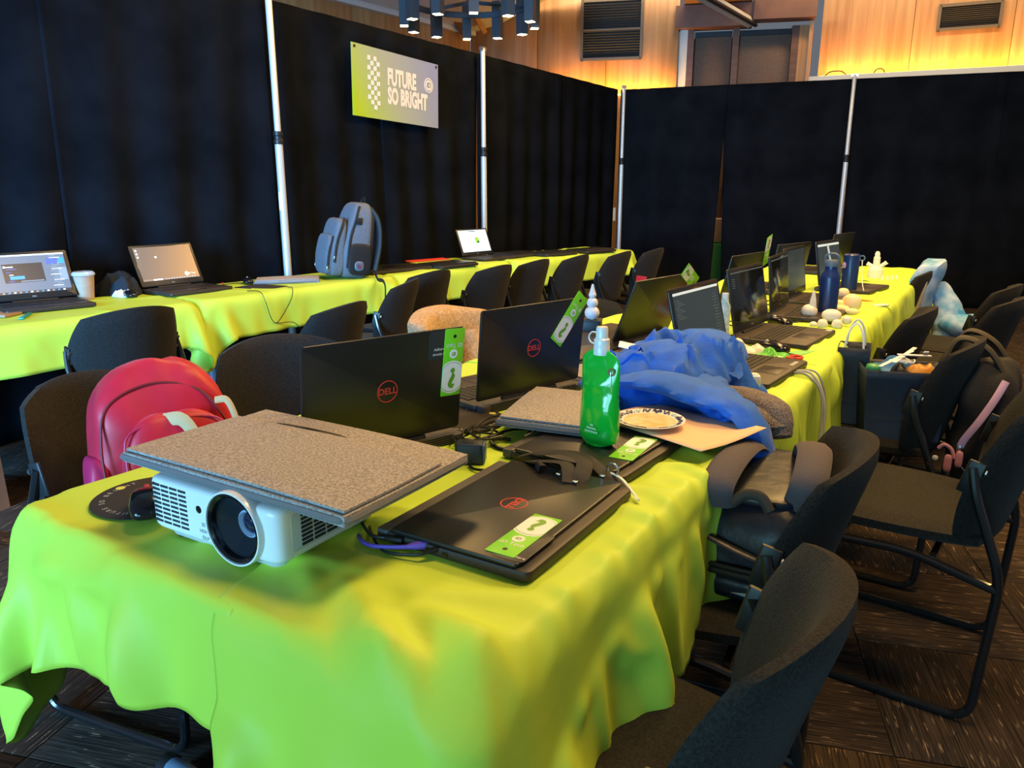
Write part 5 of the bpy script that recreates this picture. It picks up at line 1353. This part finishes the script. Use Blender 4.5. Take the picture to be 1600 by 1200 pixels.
mb = MB(); mb.tube([(.02, 0, .07), (.055, 0, .10), (.06, 0, .09)], .012, 8); mb.build('arm', PAPERW, sf); mb = MB(); mb.tube([(-.02, 0, .07), (-.055, 0, .09)], .012, 8); mb.build('arm', PAPERW, sf)
for k in range(4):
    mb = MB(); mb.lathe([(.010, 0), (.008, .02), (.003, .03), (0, .03)], 10); o = mb.build('game_piece', PAPERW); place(o, 4.62 + .035 * k, -.165 + .022 * k, .7505, 0); tag(o, ['nearest', 'second nearest', 'second farthest', 'farthest'][k] + ' of the four small white game pieces beside the white figurine', 'game piece', 'white game pieces')
# snowman on a black box
sb = thing('black_box', 'small black box under the white snowman', 'box'); place(sb, 2.06, -.87, .7475, 20)
mb = MB(); mb.rbox((0, 0, .030), (.075, .075, .060), .004, .003); mb.build('body', BLKPL, sb); mb = MB(); mb.rbox((0, 0, .061), (.079, .079, .004), .004, .001); mb.build('lid', mat('dark_slate_lid', (.02, .03, .035), .5), sb)
sn = thing('snowman_figure', 'translucent white snowman figure on the black box', 'figure'); place(sn, 2.06, -.87, .8105, 0)
ICE = mat('frosted_white', (.80, .80, .82), .25, trans=.2)
for r_, z, nm in ((.029, .025, 'body'), (.022, .065, 'chest'), (.015, .095, 'head')):
    mb = MB(); mb.blob((r_ * 2, r_ * 2, r_ * 1.9), 2, 10, None, (0, 0, z)); mb.build(nm, ICE, sn, smooth=80)
mb = MB(); mb.lathe([(.012, .105), (.009, .115), (.004, .135), (0, .137)], 14); mb.build('hat', ICE, sn)
# clear pump bottle with pale label
dp = thing('clear_bottle', 'clear bottle with a pale blue label behind the editor-screen laptop', 'bottle'); place(dp, 2.10, -.365, .7485, 20)
mb = MB(); mb.lathe([(.020, 0), (.021, .004), (.021, .15), (.014, .165), (.012, .178)], 20); mb.build('body', mat('pale_label_print', (.62, .74, .74), .4, col2=(.30, .48, .50), vscale=70), dp)
mb = MB(); mb.lathe([(.0215, .0), (.0215, .028)], 20); mb.build('liquid', mat('amber_liquid', (.55, .38, .06), .2), dp); mb = MB(); mb.lathe([(.012, .176), (.012, .196), (0, .197)], 16); mb.build('cap', WHITEPL, dp)
o = mound(.075, .055, .055, 2.2, 18, 12, 40, .8, .7).build('plastic_bag', mat('milky_plastic', (.78, .74, .66), .25), smooth=50); place(o, 2.03, -.275, .7495, 0); tag(o, 'crumpled milky plastic bag behind the editor-screen laptop base', 'plastic bag')
o = mound(.07, .05, .035, 7.2, 20, 12, 40, .8, .7).build('green_wrapper', mat('green_wrapper_film', (.10, .52, .05), .25), smooth=50); place(o, 2.02, -.175, .7495, 30); tag(o, 'crumpled green wrapper beside the red scissors', 'wrapper')
sx_ = thing('scissors', 'red-handled scissors beyond the corner of the laptop base', 'scissors'); place(sx_, 1.985, -.085, .7525, 20)
RH = mat('scissor_red', (.62, .03, .03), .35)
for s in (-1, 1):
    n_ = 22; mb = MB(); mb.tube([(.012 * s + (.014 + .004 * s) * math.cos(TAU * k / n_), .045 + .024 * math.sin(TAU * k / n_), .004) for k in range(n_ + 1)], .0045, 7); mb.build('handle', RH, sx_)
    mb = MB(); mb.prism([(.004 * s, .025), (-.004 * s, .02), (-.012 * s, -.06), (-.009 * s, -.062)], .002, .005); mb.build('blade', STEEL, sx_, smooth=0)
mb = MB(); mb.rbox((0, 0, .001), (.12, .05, .002), .004, 0, 2); o = mb.build('green_card', mat('mint_card', (.22, .60, .18), .6)); place(o, 2.17, -.10, .7485, 75); tag(o, 'pale green card at the base of the switched-off laptop', 'card')
mb = MB(); mb.rbox((0, 0, .003), (.028, .085, .006), .004, .001); o = mb.build('white_remote', mat('ivory_plastic', (.80, .76, .62), .5)); place(o, 3.46, -.02, .7545, -38, tilt=(0, 8)); tag(o, 'slim ivory stick on the right edge of the far cloth', 'stick')
mb = MB(); mb.rbox((0, 0, .002), (.02, .10, .004), .004, .001); o = mb.build('orange_pen', mat('orange_plastic', (.75, .25, .03), .4)); place(o, 3.62, -.12, .7525, 60); tag(o, 'orange strip on the far cloth in front of the flask', 'pen')
# red lanyard cards by the olive laptop
RL = mat('red_card', (.60, .02, .03), .45)
for k, (a, b, d, lab) in enumerate(((2.30, -.80, -20, 'red lanyard card leaning left of the olive-lit laptop'), (2.22, -.565, -20, 'red lanyard card with white disc between two open laptops'))):
    t = thing('red_lanyard_card', lab, 'lanyard', 'red lanyard cards'); place(t, a, b, .7485, d)
    mb = MB(); mb.rbox((0, 0, 0), (.055, .21, .003), .004, .001, 3); mb.build('card', RL, t, (0, .02, .105), (80, 0, 0))
    mb = MB(); mb.lathe([(.016, 0), (.016, .001)], 20); mb.build('disc', WHITE, t, (0, .008, .06), (80, 0, 0)); 
    mb = MB(); mb.box((0, 0, 0), (.05, .06, .006)); mb.build('stand', RL, t, (0, .03, .004), smooth=0)
lt, lid, LM = laptop('laptop', 'closed dark laptop behind the diagonal-tag laptop on the left row', 0, G4, logo=False); place(lt, 1.72, -.62, .7475, -95)
# hanging grey cables at the table edge
GCB = mat('grey_cable', (.28, .31, .34), .5)
cable('grey cable hanging over the table edge, looping down beside the blue sleeve', [(1.80, -.06, .755), (1.78, .0, .757), (1.76, .05, .70), (1.70, .065, .55), (1.66, .07, .42), (1.70, .12, .36), (1.78, .14, .30)], .004, GCB, group='grey hanging cables')
cable('pale grey cable looping out below the cloth corner', [(1.82, -.05, .757), (1.80, .01, .757), (1.78, .055, .68), (1.74, .075, .52), (1.66, .12, .50), (1.60, .14, .42), (1.58, .15, .30)], .0045, mat('pale_cable', (.5, .5, .48), .5), group='grey hanging cables')
cable('thin grey cable hanging straight down at the cloth corner', [(1.84, -.05, .756), (1.82, .02, .757), (1.81, .055, .66), (1.79, .06, .48), (1.77, .07, .34)], .003, GCB, group='grey hanging cables')
for k, (a, b) in enumerate(((2.30, -.40), (2.62, -.42), (2.85, -.34), (3.30, -.46))):
    cable(['black cable winding behind the switched-off laptop', 'black cable winding between two open laptops on the yellow cloth', 'black cable near the spike figure', 'black cable behind the edge-on laptop'][k], [(a, b, .752), (a + .06, b - .03, .758), (a + .03, b - .08, .752), (a - .05, b - .09, .756), (a - .08, b - .03, .752), (a - .02, b + .04, .752)], .003, group=GC)
cable('black cable lying across the cloth before the edge-on laptop', [(2.62, -.40, .753), (2.70, -.30, .753), (2.80, -.24, .753), (2.88, -.18, .753)], .003, group=GC)

# ================================================================== SMALL THINGS ON THE WALL-SIDE TABLES
cf = thing('iced_coffee_cup', 'clear plastic cup of iced coffee between the two left laptops', 'cup'); place(cf, .585, -.47, .7465, 0, 'L'); cf.scale = (1.15, 1.15, 1.15)
mb = MB(); mb.lathe([(.033, 0), (.034, .003), (.044, .112), (.041, .112), (.031, .006)], 28, caps=False); mb.f.append(tuple(range(27, -1, -1))); mb.build('cup', mat('clear_cup', (.85, .85, .85), .1, alpha=.12), cf)
mb = MB(); mb.lathe([(.0325, .004), (.0425, .104), (.0, .104)], 28); o = mb.build('coffee', mat('milky_coffee', (.40, .19, .08), .5, col2=(.50, .29, .15), vscale=14, stretch=(1, 1, 1.5)), cf)
mb = MB(); mb.lathe([(.0475, .110), (.0475, .117), (.046, .119), (.040, .126), (.0, .128)], 28); mb.build('lid', mat('clear_lid', (.80, .82, .84), .12, alpha=.45), cf)
o = mound(.05, .035, .04, 1.1, 22, 10, 34, .8, .75).build('paper_napkin', PAPERW, smooth=40); place(o, .74, -.42, .7485, 30, 'L'); tag(o, 'crumpled white napkin right of the iced coffee', 'napkin')
o = mound(.04, .02, .03, 3.1, 24, 8, 28, .8, .75).build('paper_napkin', PAPERW, smooth=40); place(o, .86, -.47, .7485, 70, 'L'); tag(o, 'small crumpled white wrapper left of the brown-screen laptop', 'napkin')
o = mound(.15, .11, .13, 5.5, 9, 14, 48, 1.1, .6).build('dark_garment', mat('blue_black_fleece', (.010, .016, .024), .95), smooth=70); place(o, .80, -.55, .7485, 0, 'L'); tag(o, 'dark bundled garment behind the iced coffee', 'garment')
mb = MB(); mb.rbox((0, 0, .004), (.022, .16, .008), .004, .003); o = mb.build('teal_marker', mat('teal_plastic', (.02, .30, .24), .35)); place(o, .155, -.13, .7475, 55, 'L'); tag(o, 'teal marker at the left edge of the near wall-side table', 'marker')
mb = MB(); mb.rbox((0, 0, .006), (.14, .11, .012), .004, .002); o = mb.build('brown_notebook', mat('kraft_cover', (.36, .22, .13), .8)); place(o, .10, -.26, .7475, 30, 'L'); tag(o, 'small brown notebook at the left edge before the design-screen laptop', 'notebook')
rf = thing('red_folder', 'long red folder lying on a closed laptop by the drapes', 'folder'); place(rf, 3.02, -.30, .774, 80, 'L')
mb = MB(); mb.rbox((0, 0, .003), (.36, .09, .006), .004, .001); mb.build('cover', mat('coral_red_cover', (.68, .06, .06), .5), rf); mb = MB(); mb.rbox((0, .042, .007), (.36, .008, .004), .002, .001); mb.build('spine', RL, rf)
lt, lid, LM = laptop('laptop', 'closed black laptop supporting the red folder end', 0, G5, logo=False); place(lt, 3.00, -.22, .7465, 86, 'L')
cable('thin black headset cable hanging in a Y over the wall-side cloth', [(1.26, -.06, .752), (1.27, .04, .752), (1.275, .075, .70), (1.30, .085, .60), (1.34, .085, .575), (1.44, .09, .565), (1.50, .095, .50)], .0022, frame='L', ends=(1,))
cable('second branch of the thin black cable over the wall-side cloth', [(1.50, -.02, .752), (1.48, .05, .752), (1.45, .075, .70), (1.38, .085, .62), (1.33, .088, .575)], .0022, frame='L')
cable('black cable behind the mouse on the wall-side table', [(1.30, -.40, .752), (1.38, -.38, .757), (1.46, -.40, .752), (1.55, -.33, .753), (1.62, -.35, .752)], .003, frame='L')
mb = MB(); mb.lathe([(.006, 0), (.006, .008)], 12); o = mb.build('bottle_cap', RL); place(o, 1.36, -.44, .752, 0, 'L'); tag(o, 'tiny red cap left of the wall-side mouse', 'cap')
pb = thing('paper_bag', 'brown paper bag with white rope handle on the floor at the left edge', 'paper bag'); x, y = W(.74, -2.98); pb.location = (x - .09, y, 0); pb.rotation_euler = (0, 0, R(-20))
mb = MB(); mb.loft([[(sx * .13 + .004 * ns(k, sx, sy), sy * .08 * (1 - .1 * k), .34 * k) for sx, sy in ((-1, -1), (1, -1), (1, 1), (-1, 1))] for k in (0, .5, 1)], caps=False); mb.f.append((0, 1, 2, 3)); o = mb.build('bag', mat('kraft_paper', (.24, .15, .10), .85), pb, smooth=0); s = o.modifiers.new('paper', 'SOLIDIFY'); s.thickness = .0015
mb = MB(); mb.tube(curve([(.03, -.07, .33), (.05, -.07, .42), (.085, -.07, .45), (.115, -.07, .42), (.12, -.07, .33)], 20), .004, 6); mb.build('rope_handle', WHITE, pb)
